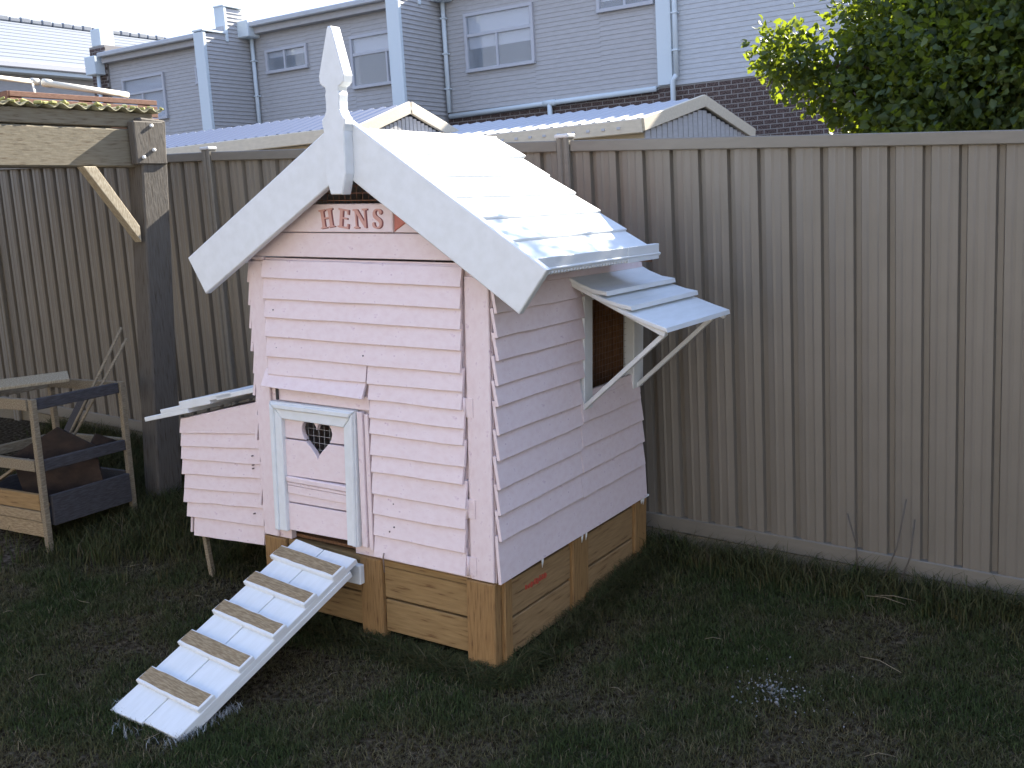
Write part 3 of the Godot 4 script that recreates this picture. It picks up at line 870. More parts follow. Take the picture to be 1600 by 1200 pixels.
func hen_front(h: Node3D) -> void:
	# framing sheet behind the boards, open behind the small door
	var s := st()
	box(s, Vector3(-1.128, 0.0, -0.032), Vector3(-1.000, 1.145, -0.004), 0.001)
	box(s, Vector3(-0.660, 0.0, -0.032), Vector3(-0.012, 1.145, -0.004), 0.001)
	box(s, Vector3(-1.000, 0.555, -0.032), Vector3(-0.660, 1.145, -0.004), 0.001)
	var f := put(h, "front_wall", done(s), M.pink_x)
	put(f, "corner_post", box_mesh(-0.106, -0.006, 0.004, 1.10, -0.003, 0.010, 0.003), M.pink_y)
	put(f, "corner_post", box_mesh(-1.140, -1.062, 0.004, 1.132, -0.003, 0.010, 0.003), M.pink_y)
	put(f, "head_strip", box_mesh(-1.135, -1.055, 1.137, 1.150, -0.003, 0.014, 0.002), M.pink_x)
	# weatherboards of the big door
	var d := put(h, "front_door", box_mesh(-1.052, -0.118, 0.61, 1.138, -0.003, 0.004, 0.001), M.pink_x)
	var O := Vector3(0, 0, 0.005)
	var rows := [[1.070, 1.066, 0.068], [0.986, 0.990, 0.10], [0.914, 0.917, 0.088], [0.837, 0.843, 0.092], [0.759, 0.762, 0.096]]
	for r in rows:
		put(d, "weatherboard", lap_mesh(O, Vector3.RIGHT, Vector3.UP, Vector3.BACK, -1.050 + jig(0.006), -0.112 + jig(0.006), r[0], r[1], r[2]), M.pink_x)
	put(d, "weatherboard", lap_mesh(O, Vector3.RIGHT, Vector3.UP, Vector3.BACK, -1.046, -0.546, 0.686, 0.694, 0.085), M.pink_x)
	put(d, "weatherboard", lap_mesh(O, Vector3.RIGHT, Vector3.UP, Vector3.BACK, -0.540, -0.110, 0.691, 0.699, 0.082), M.pink_x)
	var kick := put(d, "weatherboard", lap_mesh(O, Vector3.RIGHT, Vector3.UP, Vector3.BACK, -1.068, -0.552, 0.640, 0.634, 0.066, 0.012, 0.034), M.pink_x)
	tag(kick, "short weatherboard kicked out above the small door")
	put(d, "door_head", box_mesh(-1.006, -0.545, 0.584, 0.640, 0.005, 0.014, 0.002), M.pink_x)
	# right-hand column below
	var low := [0.632, 0.564, 0.502, 0.420, 0.356, 0.270, 0.189, 0.106, 0.018]
	var prev := 0.70
	for y in low:
		var tl := jig(0.004)
		put(d, "weatherboard", lap_mesh(O, Vector3.RIGHT, Vector3.UP, Vector3.BACK, -0.540 + jig(0.005), -0.113 + jig(0.006), y - 0.001, y + 0.003 + tl, prev - y + 0.014), M.pink_x)
		prev = y
	put(d, "door_back", box_mesh(-0.535, -0.120, 0.02, 0.60, -0.003, 0.004, 0.001), M.pink_x)
	# hinges on the corner post
	for y in [0.64, 0.27, 0.055]:
		var t := st()
		box(t, Vector3(-0.112, y - 0.035, 0.010), Vector3(-0.078, y + 0.035, 0.0135), 0.001)
		tube(t, [Vector3(-0.112, y - 0.036, 0.016), Vector3(-0.112, y + 0.036, 0.016)], [0.005, 0.005], 8)
		for k in 3: box(t, Vector3(-0.092, y - 0.024 + 0.022 * k, 0.0134), Vector3(-0.086, y - 0.018 + 0.022 * k, 0.0150), 0.001)
		put(d, "hinge", done(t), M.pink_y)
	# hook at the bottom of the boards
	put(d, "hook", tube_mesh([Vector3(-0.482, 0.045, 0.040), Vector3(-0.482, 0.030, 0.046), Vector3(-0.480, -0.030, 0.044)], 0.003, 6), M.wire)
	put(d, "door_latch", box_mesh(-1.018, -1.006, 0.585, 0.632, 0.014, 0.024, 0.002), M.grey_board)
	# nail heads
	var n := st()
	for p in [[-1.00, 0.975, 0.019], [-1.0, 0.945, 0.027], [-0.99, 0.865, 0.026], [-0.995, 0.795, 0.026], [-1.03, 0.725, 0.024], [-0.56, 0.905, 0.019], [-0.56, 0.868, 0.025], [-0.56, 0.848, 0.028], [-0.555, 0.795, 0.027], [-0.14, 0.945, 0.022], [-0.56, 1.10, 0.022], [-0.56, 1.02, 0.024], [-0.44, 0.15, 0.026], [-0.46, 0.13, 0.029], [-0.60, 0.715, 0.025], [-0.44, 0.24, 0.024]]:
		tube(n, [Vector3(p[0], p[1], p[2] - 0.006), Vector3(p[0], p[1], p[2] + 0.001)], [0.0034, 0.0034], 6)
	put(d, "nail_heads", done(n), M.nail)

func heart_points() -> PackedVector2Array:
	var pts := PackedVector2Array()
	for i in 40:
		var t := TAU * i / 40.0
		var x := 16.0 * pow(sin(t), 3.0)
		var y := 13.0 * cos(t) - 5.0 * cos(2.0 * t) - 2.0 * cos(3.0 * t) - cos(4.0 * t)
		pts.append(Vector2(-0.815 + x * 0.00490, 0.440 + (y + 2.5) * 0.00540))
	return pts

func hen_pop_door(h: Node3D) -> void:
	# back board of the little door carries the parts
	var s := st()
	box(s, Vector3(-1.035, 0.055, 0.006), Vector3(-0.985, 0.560, 0.012), 0.0)
	box(s, Vector3(-0.655, 0.055, 0.006), Vector3(-0.600, 0.560, 0.012), 0.0)
	var p := put(h, "pop_door", done(s), M.pink_y)
	# panel boards; the heart is sawn through the upper two
	var heart := heart_points()
	var boards := [[0.437, 0.520, 0.016], [0.282, 0.430, 0.018], [0.171, 0.276, 0.015], [0.052, 0.165, 0.017]]
	for b in boards:
		var rect := PackedVector2Array([Vector2(-0.990, b[0] - 0.004), Vector2(-0.655, b[0] + 0.003), Vector2(-0.655, b[1] + 0.003), Vector2(-0.990, b[1] - 0.003)])
		var t := st()
		for poly in Geometry2D.clip_polygons(rect, heart):
			slab(t, poly, -0.004, b[2], 0.0016)
		put(p, "panel_board", done(t), M.pink_x)
	var ml := put(p, "moulding", box_mesh(-0.982, -0.664, 0.255, 0.278, 0.015, 0.030, 0.005), M.pink_x)
	put(ml, "moulding_bead", box_mesh(-0.982, -0.664, 0.240, 0.252, 0.015, 0.024, 0.004), M.pink_x)
	put(p, "lock_rail", box_mesh(-0.982, -0.664, 0.205, 0.238, 0.014, 0.022, 0.003), M.pink_x)
	# wire netting behind the heart
	var w := st()
	for i in 6:
		var x := -0.885 + 0.028 * i
		tube(w, [Vector3(x, 0.30, -0.012), Vector3(x, 0.53, -0.012)], [0.0013, 0.0013], 4)
	for i in 8:
		var y := 0.31 + 0.028 * i
		tube(w, [Vector3(-0.92, y, -0.010), Vector3(-0.71, y, -0.010)], [0.0013, 0.0013], 4)
	put(p, "wire_netting", done(w), M.galvanised)
	# mitred white architrave with a moulded step
	var A := [Vector2(-1.050, 0.045), Vector2(-1.042, 0.580), Vector2(-0.602, 0.582), Vector2(-0.612, 0.042)]
	var B := [Vector2(-0.988, 0.045), Vector2(-0.982, 0.514), Vector2(-0.660, 0.512), Vector2(-0.668, 0.042)]
	for k in 3:
		var g := 0.0012
		var a0: Vector2 = A[k]
		var a1: Vector2 = A[k + 1]
		var b0: Vector2 = B[k]
		var b1: Vector2 = B[k + 1]
		var u := (a1 - a0).normalized() * g
		var t := st()
		slab(t, PackedVector2Array([a0 + u, a1 - u, b1 - u, b0 + u]), 0.012, 0.036, 0.003)
		var m0 := a0.lerp(b0, 0.08)
		var m1 := a1.lerp(b1, 0.08)
		var m2 := a1.lerp(b1, 0.42)
		var m3 := a0.lerp(b0, 0.42)
		slab(t, PackedVector2Array([m0 + u * 2, m1 - u * 2, m2 - u * 2, m3 + u * 2]), 0.035, 0.046, 0.005)
		put(p, "architrave", done(t), M.white_paint)
	# the door's thick right edge
	put(p, "door_edge", box_mesh(-0.600, -0.575, 0.045, 0.578, 0.005, 0.026, 0.002), M.pink_y)
	put(p, "door_edge", box_mesh(-0.572, -0.552, 0.035, 0.570, 0.003, 0.018, 0.002), M.pink_y)

func hen_right_wall(h: Node3D) -> void:
	var s := st()
	box(s, Vector3(-0.032, 0.0, -0.625), Vector3(-0.004, 1.08, -0.006), 0.001)
	box(s, Vector3(-0.032, 0.0, -1.195), Vector3(-0.004, 0.548, -0.625), 0.001)
	box(s, Vector3(-0.032, 1.00, -1.165), Vector3(-0.004, 1.08, -0.625), 0.001)
	box(s, Vector3(-0.032, 0.548, -1.17), Vector3(-0.004, 1.00, -1.108), 0.001)
	var w := put(h, "right_wall", done(s), M.pink_z)
	var O := Vector3(-0.003, 0, 0)
	var U := Vector3(0, 0, -1)
	# boards in front of the window
	var ys := [1.062, 0.979, 0.896, 0.815, 0.729, 0.656, 0.552]
	var prev := 1.105
	for i in ys.size():
		var y: float = ys[i]
		var u1 := 0.628 if i < 6 else 0.606
		if i == 0:
			put(w, "weatherboard", lap_mesh(O, U, Vector3.UP, Vector3.RIGHT, 0.0, 1.165, y, y - 0.010, 0.06), M.pink_z)
		else:
			put(w, "weatherboard", lap_mesh(O, U, Vector3.UP, Vector3.RIGHT, -0.006 + jig(0.005), u1, y + jig(0.003), y - 0.002 + jig(0.002), prev - y + 0.016, 0.012, 0.018), M.pink_z)
		prev = y
	# boards running the full depth, stepped where two lengths join
	var full := [[0.459, 0.464, 0.472, 0.476, 1.150], [0.357, 0.362, 0.372, 0.374, 1.180], [0.262, 0.266, 0.268, 0.271, 1.198], [0.165, 0.166, 0.164, 0.166, 1.208]]
	prev = 0.552
	for r in full:
		put(w, "weatherboard", lap_mesh(O, U, Vector3.UP, Vector3.RIGHT, -0.006 + jig(0.005), 0.612, r[0], r[1], prev - r[0] + 0.016, 0.012, 0.018), M.pink_z)
		put(w, "weatherboard", lap_mesh(O, U, Vector3.UP, Vector3.RIGHT, 0.613, r[4] + jig(0.006), r[2], r[3], 0.104 + 0.012, 0.012, 0.018), M.pink_z)
		prev = r[0]
	put(w, "weatherboard", lap_mesh(O, U, Vector3.UP, Vector3.RIGHT, -0.004, 1.235, 0.004, 0.006, 0.178, 0.012, 0.012), M.pink_z)
	# board under the window sill
	put(w, "weatherboard", lap_mesh(O, U, Vector3.UP, Vector3.RIGHT, 0.638, 1.165, 0.556, 0.560, 0.02, 0.010, 0.010), M.pink_z)
	# paint drips hanging from the bottom edge
	var t := st()
	for z in [-0.62, -0.655, -0.30, -1.21, -1.19]:
		tube(t, [Vector3(0.014, 0.012, z), Vector3(0.014, -0.012, z), Vector3(0.013, -0.020 - 0.012 * absf(sin(z * 37.0)), z)], [0.006, 0.004, 0.001], 6)
	box(t, Vector3(0.0, 0.0, -1.262), Vector3(0.020, 0.010, -1.20), 0.003)
	put(w, "paint_drips", done(t), M.white_paint)
	# window
	var wn := put(h, "side_window", box_mesh(-0.004, 0.022, 0.52, 1.01, -0.702, -0.630, 0.003), M.white_paint)
	put(wn, "window_trim", box_mesh(-0.030, 0.022, 0.53, 1.0, -1.182, -1.086, 0.003), M.white_paint)
	put(wn, "window_trim", box_mesh(-0.004, 0.020, 0.955, 1.05, -1.083, -0.705, 0.003), M.white_paint)
	put(wn, "window_sill", box_mesh(-0.030, 0.016, 0.538, 0.553, -1.084, -0.704, 0.002), M.pink_z)
	var n := st()
	for i in 15:
		var z := -0.71 - 0.026 * i
		tube(n, [Vector3(-0.018, 0.55, z), Vector3(-0.018, 0.97, z)], [0.0005, 0.0005], 4)
	for i in 16:
		var y := 0.56 + 0.026 * i
		tube(n, [Vector3(-0.016, y, -0.70), Vector3(-0.016, y, -1.09)], [0.0005, 0.0005], 4)
	put(wn, "wire_netting", done(n), M.wire)

func hen_other_walls(h: Node3D) -> void:
	var s := st()
	box(s, Vector3(-1.132, 0.0, -1.18), Vector3(-1.104, 1.13, -0.034), 0.001)
	var l := put(h, "left_wall", done(s), M.pink_z)
	var prev := 1.12
	for i in 12:
		var y := 1.045 - 0.092 * i
		put(l, "weatherboard", lap_mesh(Vector3(-1.133, 0, 0), Vector3(0, 0, -1), Vector3.UP, Vector3.LEFT, -0.004 + jig(0.006), 1.18, y, y, prev - y + 0.016, 0.012, 0.018), M.pink_z)
		prev = y
	var b := put(h, "back_wall", box_mesh(-1.132, -0.034, 0.0, 1.08, -1.215, -1.198, 0.001), M.pink_x)
	for i in 12:
		put(b, "inside_board", box_mesh(-1.10 + 0.088 * i, -1.10 + 0.088 * i + 0.085, 0.01, 1.07, -1.197, -1.186, 0.002), M.inside)
	for i in 11:
		put(b, "weatherboard", lap_mesh(Vector3(0, 0, -1.216), Vector3.LEFT, Vector3.UP, Vector3.FORWARD, 0.02, 1.12, 0.97 - 0.097 * i, 0.97 - 0.097 * i, 0.11, 0.012, 0.018), M.pink_x)
	put(h, "floor", box_mesh(-1.10, -0.036, 0.001, 0.014, -1.18, -0.036, 0.001), M.inside)
	put(h, "rear_lid", box_mesh(-1.12, -0.02, 1.082, 1.096, -1.20, -0.86, 0.003), M.white_paint)

func hen_gable(h: Node3D) -> void:
	# boards cut to the slope: half width at height y below the roof line
	var hw := func(y: float) -> float: return (1.628 - y) / SL - 0.03
	var cx := -0.552
	var y0 := 1.152
	var y1 := 1.243
	var lo := put(h, "gable_board", slab_mesh([Vector2(maxf(cx - hw.call(y0), -1.135), y0), Vector2(minf(cx + hw.call(y0), 0.0), y0 + 0.002), Vector2(minf(cx + hw.call(y1), 0.0), y1 + 0.002), Vector2(maxf(cx - hw.call(y1), -1.135), y1)], -0.006, 0.013, 0.002), M.pink_x)
	# the sign board above it
	var sg := put(h, "sign_board", slab_mesh([Vector2(cx - hw.call(1.246), 1.246), Vector2(-0.398, 1.248), Vector2(-0.393, 1.350), Vector2(cx - hw.call(1.35), 1.350)], -0.004, 0.022, 0.003), M.pink_x)
	put(h, "gable_board", slab_mesh([Vector2(-0.396, 1.248), Vector2(cx + hw.call(1.248), 1.248), Vector2(cx + hw.call(1.35), 1.350), Vector2(-0.391, 1.350)], -0.004, 0.014, 0.002), M.pink_x)
	put(h, "pennant", slab_mesh([Vector2(-0.394, 1.252), Vector2(-0.330, 1.290), Vector2(-0.391, 1.335)], 0.013, 0.019, 0.002), M.pennant)
	var font := SystemFont.new()
	font.font_names = PackedStringArray(["Droid Serif"])
	font.font_weight = 700
	var word := "HENS"
	var xs := [-0.704, -0.622, -0.543, -0.463]
	var tilt := [0.13, -0.13, 0.05, -0.06]
	for i in 4:
		for k in 2:
			var tm := TextMesh.new()
			tm.text = word[i]
			tm.font = font
			tm.font_size = 64
			tm.pixel_size = 0.00150 if i != 1 else 0.00150
			tm.depth = 0.002
			var o := put(sg, "letter" if k == 0 else "letter_shadow", tm, M.letter_red if k == 0 else M.letter_dark)
			o.position = Vector3(xs[i] + (0.0 if k == 0 else 0.0055), 1.296 + (0.0 if k == 0 else -0.0015), 0.0242 if k == 0 else 0.0228)
			o.rotation.z = tilt[i]
			o.scale = Vector3(0.92, 1.0, 1.0)
	# vent at the top: netting in front of the dark loft
	var n := st()
	for i in 22:
		var x := cx - 0.30 + 0.028 * i
		var t := minf(1.62, 1.628 - SL * absf(x - cx))
		if t > 1.35: tube(n, [Vector3(x, 1.34, 0.004), Vector3(x, t - 0.02, 0.004)], [0.0011, 0.0011], 4)
	for i in 9:
		var y := 1.362 + 0.026 * i
		var x := (1.61 - y) / SL
		tube(n, [Vector3(cx - x, y, 0.006), Vector3(cx + x, y, 0.006)], [0.0011, 0.0011], 4)
	put(h, "vent_netting", done(n), M.rusty_wire)
	put(h, "rear_gable", slab_mesh([Vector2(cx - 0.75, 1.10), Vector2(cx + 0.75, 1.10), Vector2(cx + 0.75, 1.12), Vector2(cx, 1.59), Vector2(cx - 0.75, 1.12)], -0.875, -0.855, 0.001), M.inside)
	# barge boards and finial
	put(h, "barge_board", slab_mesh([Vector2(-1.382, 1.143), Vector2(-1.293, 1.003), Vector2(-0.552, 1.454), Vector2(-0.552, 1.648)], 0.072, 0.100, 0.0035), M.white_paint)
	put(h, "barge_board", slab_mesh([Vector2(0.277, 1.139), Vector2(0.169, 0.993), Vector2(-0.550, 1.457), Vector2(-0.550, 1.660)], 0.070, 0.098, 0.0035), M.white_paint)
	var half := [Vector2(0.007, 1.948), Vector2(0.012, 1.938), Vector2(0.057, 1.785), Vector2(0.054, 1.763), Vector2(0.042, 1.752), Vector2(0.032, 1.748), Vector2(0.029, 1.735), Vector2(0.033, 1.722), Vector2(0.031, 1.700), Vector2(0.031, 1.672), Vector2(0.040, 1.652), Vector2(0.052, 1.640), Vector2(0.052, 1.622), Vector2(0.046, 1.60), Vector2(0.046, 1.455), Vector2(0.040, 1.43), Vector2(0.026, 1.384)]
	var poly := []
	for p in half: poly.append(Vector2(-0.545 + p.x, p.y))
	for i in half.size():
		var p: Vector2 = half[half.size() - 1 - i]
		poly.append(Vector2(-0.545 - p.x, p.y))
	put(h, "finial", slab_mesh(poly, 0.099, 0.145, 0.0035), M.white_paint)

func hen_roof(h: Node3D) -> void:
	var cs := cos(atan(SL))
	var sn := sin(atan(SL))
	# decking under the planks
	var s := st()
	var ridge := Vector3(-0.552, 1.628, 0)
	for sg in [1.0, -1.0]:
		var d := Vector3(sg * cs, -sn, 0)
		var n := Vector3(sg * sn, cs, 0)
		var a: Vector3 = ridge - n * 0.040
		box(s, Vector3(0.012, 0, -0.885), Vector3(0.905, 0.008, 0.068), 0.0, Transform3D(Basis(d, n, Vector3(0, 0, sg)), a) if sg > 0 else Transform3D(Basis(d, n, d.cross(n)), a + Vector3(0, 0, -0.817)))
	var r := put(h, "roof", done(s), M.white_z)
	var edge := [-0.400, -0.270, -0.152, -0.036, 0.078, 0.225]
	for sg in [1.0, -1.0]:
		var prev := -0.552
		for i in edge.size():
			var e: float = edge[i]
			var v := (0.225 - e) / cs
			var hh := (e - prev) / cs + 0.03
			if i == 0: hh -= 0.032
			var V := Vector3(-sg * cs, sn, 0)
			var N := Vector3(sg * sn, cs, 0)
			var O := Vector3(-0.552 + sg * (0.225 + 0.552), 1.628 - SL * (0.225 + 0.552), 0) - N * 0.024
			var cut := jig(0.012)
			var p := put(r, "roof_plank", lap_mesh(O, Vector3.BACK, V, N, -0.889 + cut, 0.069, v + jig(0.004), v + jig(0.004), hh, 0.011, 0.013, 0.0014), M.white_z)
			if sg > 0 and i == 5: tag(p, "lowest roof plank above the side window")
			prev = e
	# eaves board with a ragged lower edge, and the short length behind it
	var pts := [Vector2(-0.066, 1.172), Vector2(0.60, 1.170)]
	var k := 0.60
	while k > 0.0:
		pts.append(Vector2(k, 1.116)); pts.append(Vector2(k - 0.004, 1.128)); pts.append(Vector2(k - 0.011, 1.117))
		k -= 0.022
	pts.append(Vector2(-0.066, 1.120))
	var xf := Transform3D(Basis(Vector3(0, 0, -1), Vector3(0, 1, 0), Vector3(1, 0, 0)), Vector3(0.206, 0, 0))
	put(r, "fascia", slab_mesh(pts, 0.0, 0.016, 0.001, xf), M.white_z)
	put(r, "fascia", box_mesh(0.204, 0.224, 1.112, 1.172, -0.885, -0.603, 0.002), M.white_z)
	put(r, "fascia", box_mesh(-1.328, -1.310, 1.115, 1.172, -0.885, 0.066, 0.002), M.white_z)

func hen_awning(h: Node3D) -> void:
	var rail := st()
	for z in [-0.548, -1.155]:
		bar(rail, Vector3(0.006, 1.040, z), Vector3(0.405, 0.860, z), 0.022, 0.024, Vector3(0, 1, 0), 0.002)
	var a := put(h, "awning", done(rail), M.white_paint)
	# three sagging planks, each lapped over the next: cross-sections in (x, y)
	var secs := [[Vector2(0.000, 1.066), Vector2(0.05, 1.040), Vector2(0.11, 1.018), Vector2(0.170, 1.010)], [Vector2(0.105, 1.001), Vector2(0.16, 0.984), Vector2(0.22, 0.968), Vector2(0.272, 0.960)], [Vector2(0.215, 0.952), Vector2(0.28, 0.928), Vector2(0.35, 0.905), Vector2(0.415, 0.886)]]
	for sc in secs:
		var up := []
		var poly := PackedVector2Array()
		for p in sc: poly.append(p)
		for i in sc.size():
			poly.append(sc[sc.size() - 1 - i] + Vector2(0.004, -0.017))
		var s := st()
		slab(s, poly, -1.175 + jig(0.004), -0.527 + jig(0.003), 0.002)
		put(a, "awning_plank", done(s), M.white_z)
	put(a, "strut", bar_mesh(Vector3(0.398, 0.862, -0.560), Vector3(0.016, 0.530, -0.640), 0.022, 0.018, Vector3(0, 0, 1)), M.white_paint)
	put(a, "strut", bar_mesh(Vector3(0.360, 0.858, -1.140), Vector3(0.016, 0.535, -1.130), 0.022, 0.018, Vector3(0, 0, 1)), M.white_paint)
	put(a, "bracket", box_mesh(0.002, 0.030, 0.985, 1.045, -0.66, -0.60, 0.003), M.white_paint)

func hen_nest_box(h: Node3D) -> void:
	# carcass, then lapped boards that run downhill to the outer end
	var s := st()
	slab(s, PackedVector2Array([Vector2(-1.668, -0.10), Vector2(-1.205, -0.08), Vector2(-1.160, 0.54), Vector2(-1.680, 0.40)]), -0.52, -0.088, 0.001)
	var b := put(h, "nest_box", done(s), M.pink_x)
	var O := Vector3(0, 0, -0.088)
	var rows := [[0.355, 0.405, 0.055, -1.705, -1.212], [0.294, 0.341, 0.080, -1.703, -1.206], [0.235, 0.272, 0.078, -1.708, -1.206], [0.166, 0.212, 0.078, -1.710, -1.204], [0.102, 0.145, 0.078, -1.700, -1.200], [0.037, 0.082, 0.078, -1.710, -1.204], [-0.029, 0.002, 0.084, -1.698, -1.196], [-0.112, -0.083, 0.090, -1.660, -1.222]]
	for r in rows:
		put(b, "weatherboard", lap_mesh(O, Vector3.RIGHT, Vector3.UP, Vector3.BACK, r[3], r[4], r[0], r[1], r[2] + 0.012), M.pink_x)
		put(b, "weatherboard", lap_mesh(Vector3(-1.685, 0, 0), Vector3.BACK, Vector3.UP, Vector3.LEFT, -0.52, -0.088, r[0], r[0], r[2] + 0.012), M.pink_z)
	put(b, "top_board", slab_mesh([Vector2(-1.690, 0.352), Vector2(-1.205, 0.405), Vector2(-1.200, 0.545), Vector2(-1.43, 0.488), Vector2(-1.692, 0.420)], -0.086, -0.062, 0.003), M.pink_x)
	# lid of lapped planks
	for p in [[Vector2(-1.892, 0.392), Vector2(-1.60, 0.462)], [Vector2(-1.782, 0.438), Vector2(-1.46, 0.515)], [Vector2(-1.655, 0.487), Vector2(-1.33, 0.560)], [Vector2(-1.42, 0.534), Vector2(-1.190, 0.590)]]:
		var a: Vector2 = p[0]
		var e: Vector2 = p[1]
		put(b, "lid_plank", bar_mesh(Vector3(a.x, a.y + 0.010, -0.29), Vector3(e.x, e.y + 0.010, -0.29), 0.020, 0.52, Vector3(0, 1, 0), 0.002), M.white_paint)
	put(b, "leg", bar_mesh(Vector3(-1.632, -0.10, -0.10), Vector3(-1.592, -0.36, -0.10), 0.022, 0.022, Vector3(0, 0, 1)), M.pale_pine)
	put(b, "leg", bar_mesh(Vector3(-1.62, -0.08, -0.48), Vector3(-1.62, -0.36, -0.48), 0.04, 0.04, Vector3(0, 0, 1)), M.old_wood_y)
	var n := st()
	for p in [[-1.26, 0.305], [-1.26, 0.265], [-1.26, 0.25], [-1.27, 0.05]]:
		tube(n, [Vector3(p[0], p[1], -0.075), Vector3(p[0], p[1], -0.058)], [0.003, 0.003], 6)
	put(b, "nail_heads", done(n), M.nail)

# ------------------------------------------------------------------ ramp
func make_ramp() -> void:
	var A := Vector3(-1.073, -0.309, 0.848)
	var u := Vector3(0.15083, 0.41594, -0.89680).normalized()
	var n := Vector3(0.03542, 0.90432, 0.42539).normalized()
	var w := u.cross(n).normalized()     # across, to the right seen from the foot
	var r := thing("ramp", "white plank chicken ramp with five bare timber cleats up to the small door", "ramp", A)
	r.basis = Basis(w, n, -u)
	var L := 0.90
	# two planks side by side
	var s := st()
	slab(s, PackedVector2Array([Vector2(0.0, -0.02), Vector2(0.170, -0.003), Vector2(0.168, L + 0.004), Vector2(0.002, L + 0.006)]), -0.020, 0.0, 0.002, Transform3D(Basis(Vector3.RIGHT, Vector3.FORWARD, Vector3.UP), Vector3.ZERO))
	put(r, "plank", done(s), M.white_z)
	s = st()
	slab(s, PackedVector2Array([Vector2(0.174, 0.004), Vector2(0.352, 0.016), Vector2(0.342, L + 0.016), Vector2(0.172, L + 0.006)]), -0.021, -0.001, 0.002, Transform3D(Basis(Vector3.RIGHT, Vector3.FORWARD, Vector3.UP), Vector3.ZERO))
	put(r, "plank", done(s), M.white_z)
	put(r, "edge_batten", box_mesh(0.318, 0.348, -0.050, -0.023, -(L - 0.03), -0.04, 0.003), M.white_z)
	put(r, "edge_batten", box_mesh(0.006, 0.034, -0.050, -0.023, -(L - 0.03), -0.08, 0.003), M.white_z)
	# cleats: white painted edges, worn bare tops
	for c in [[0.105, 0.177], [0.297, 0.366], [0.465, 0.530], [0.627, 0.692], [0.777, 0.842]]:
		var sk := 0.012 + jig(0.006)
		var x0 := -0.006 + jig(0.005)
		var x1 := 0.347 + jig(0.004)
		var t := st()
		slab(t, PackedVector2Array([Vector2(x0, c[0]), Vector2(x1, c[0] + sk), Vector2(x1 + 0.002, c[1] + sk), Vector2(x0 + 0.004, c[1])]), 0.0, 0.020, 0.003, Transform3D(Basis(Vector3.RIGHT, Vector3.FORWARD, Vector3.UP), Vector3(0, 0.0, 0)))
		var o := put(r, "cleat", done(t), M.white_z)
		var g := st()
		var pts := PackedVector2Array()
		var m := 0.007
		for i in 9:
			pts.append(Vector2(lerpf(x0 + m, x1 - m, i / 8.0), c[0] + sk * i / 8.0 + m + absf(jig(0.004))))
		for i in 9:
			pts.append(Vector2(lerpf(x1 - m, x0 + m, i / 8.0), c[1] + sk * (8 - i) / 8.0 - m * 0.6 - absf(jig(0.003))))
		slab(g, pts, 0.0195, 0.0215, 0.0005, Transform3D(Basis(Vector3.RIGHT, Vector3.FORWARD, Vector3.UP), Vector3.ZERO))
		put(o, "bare_top", done(g), M.cleat)

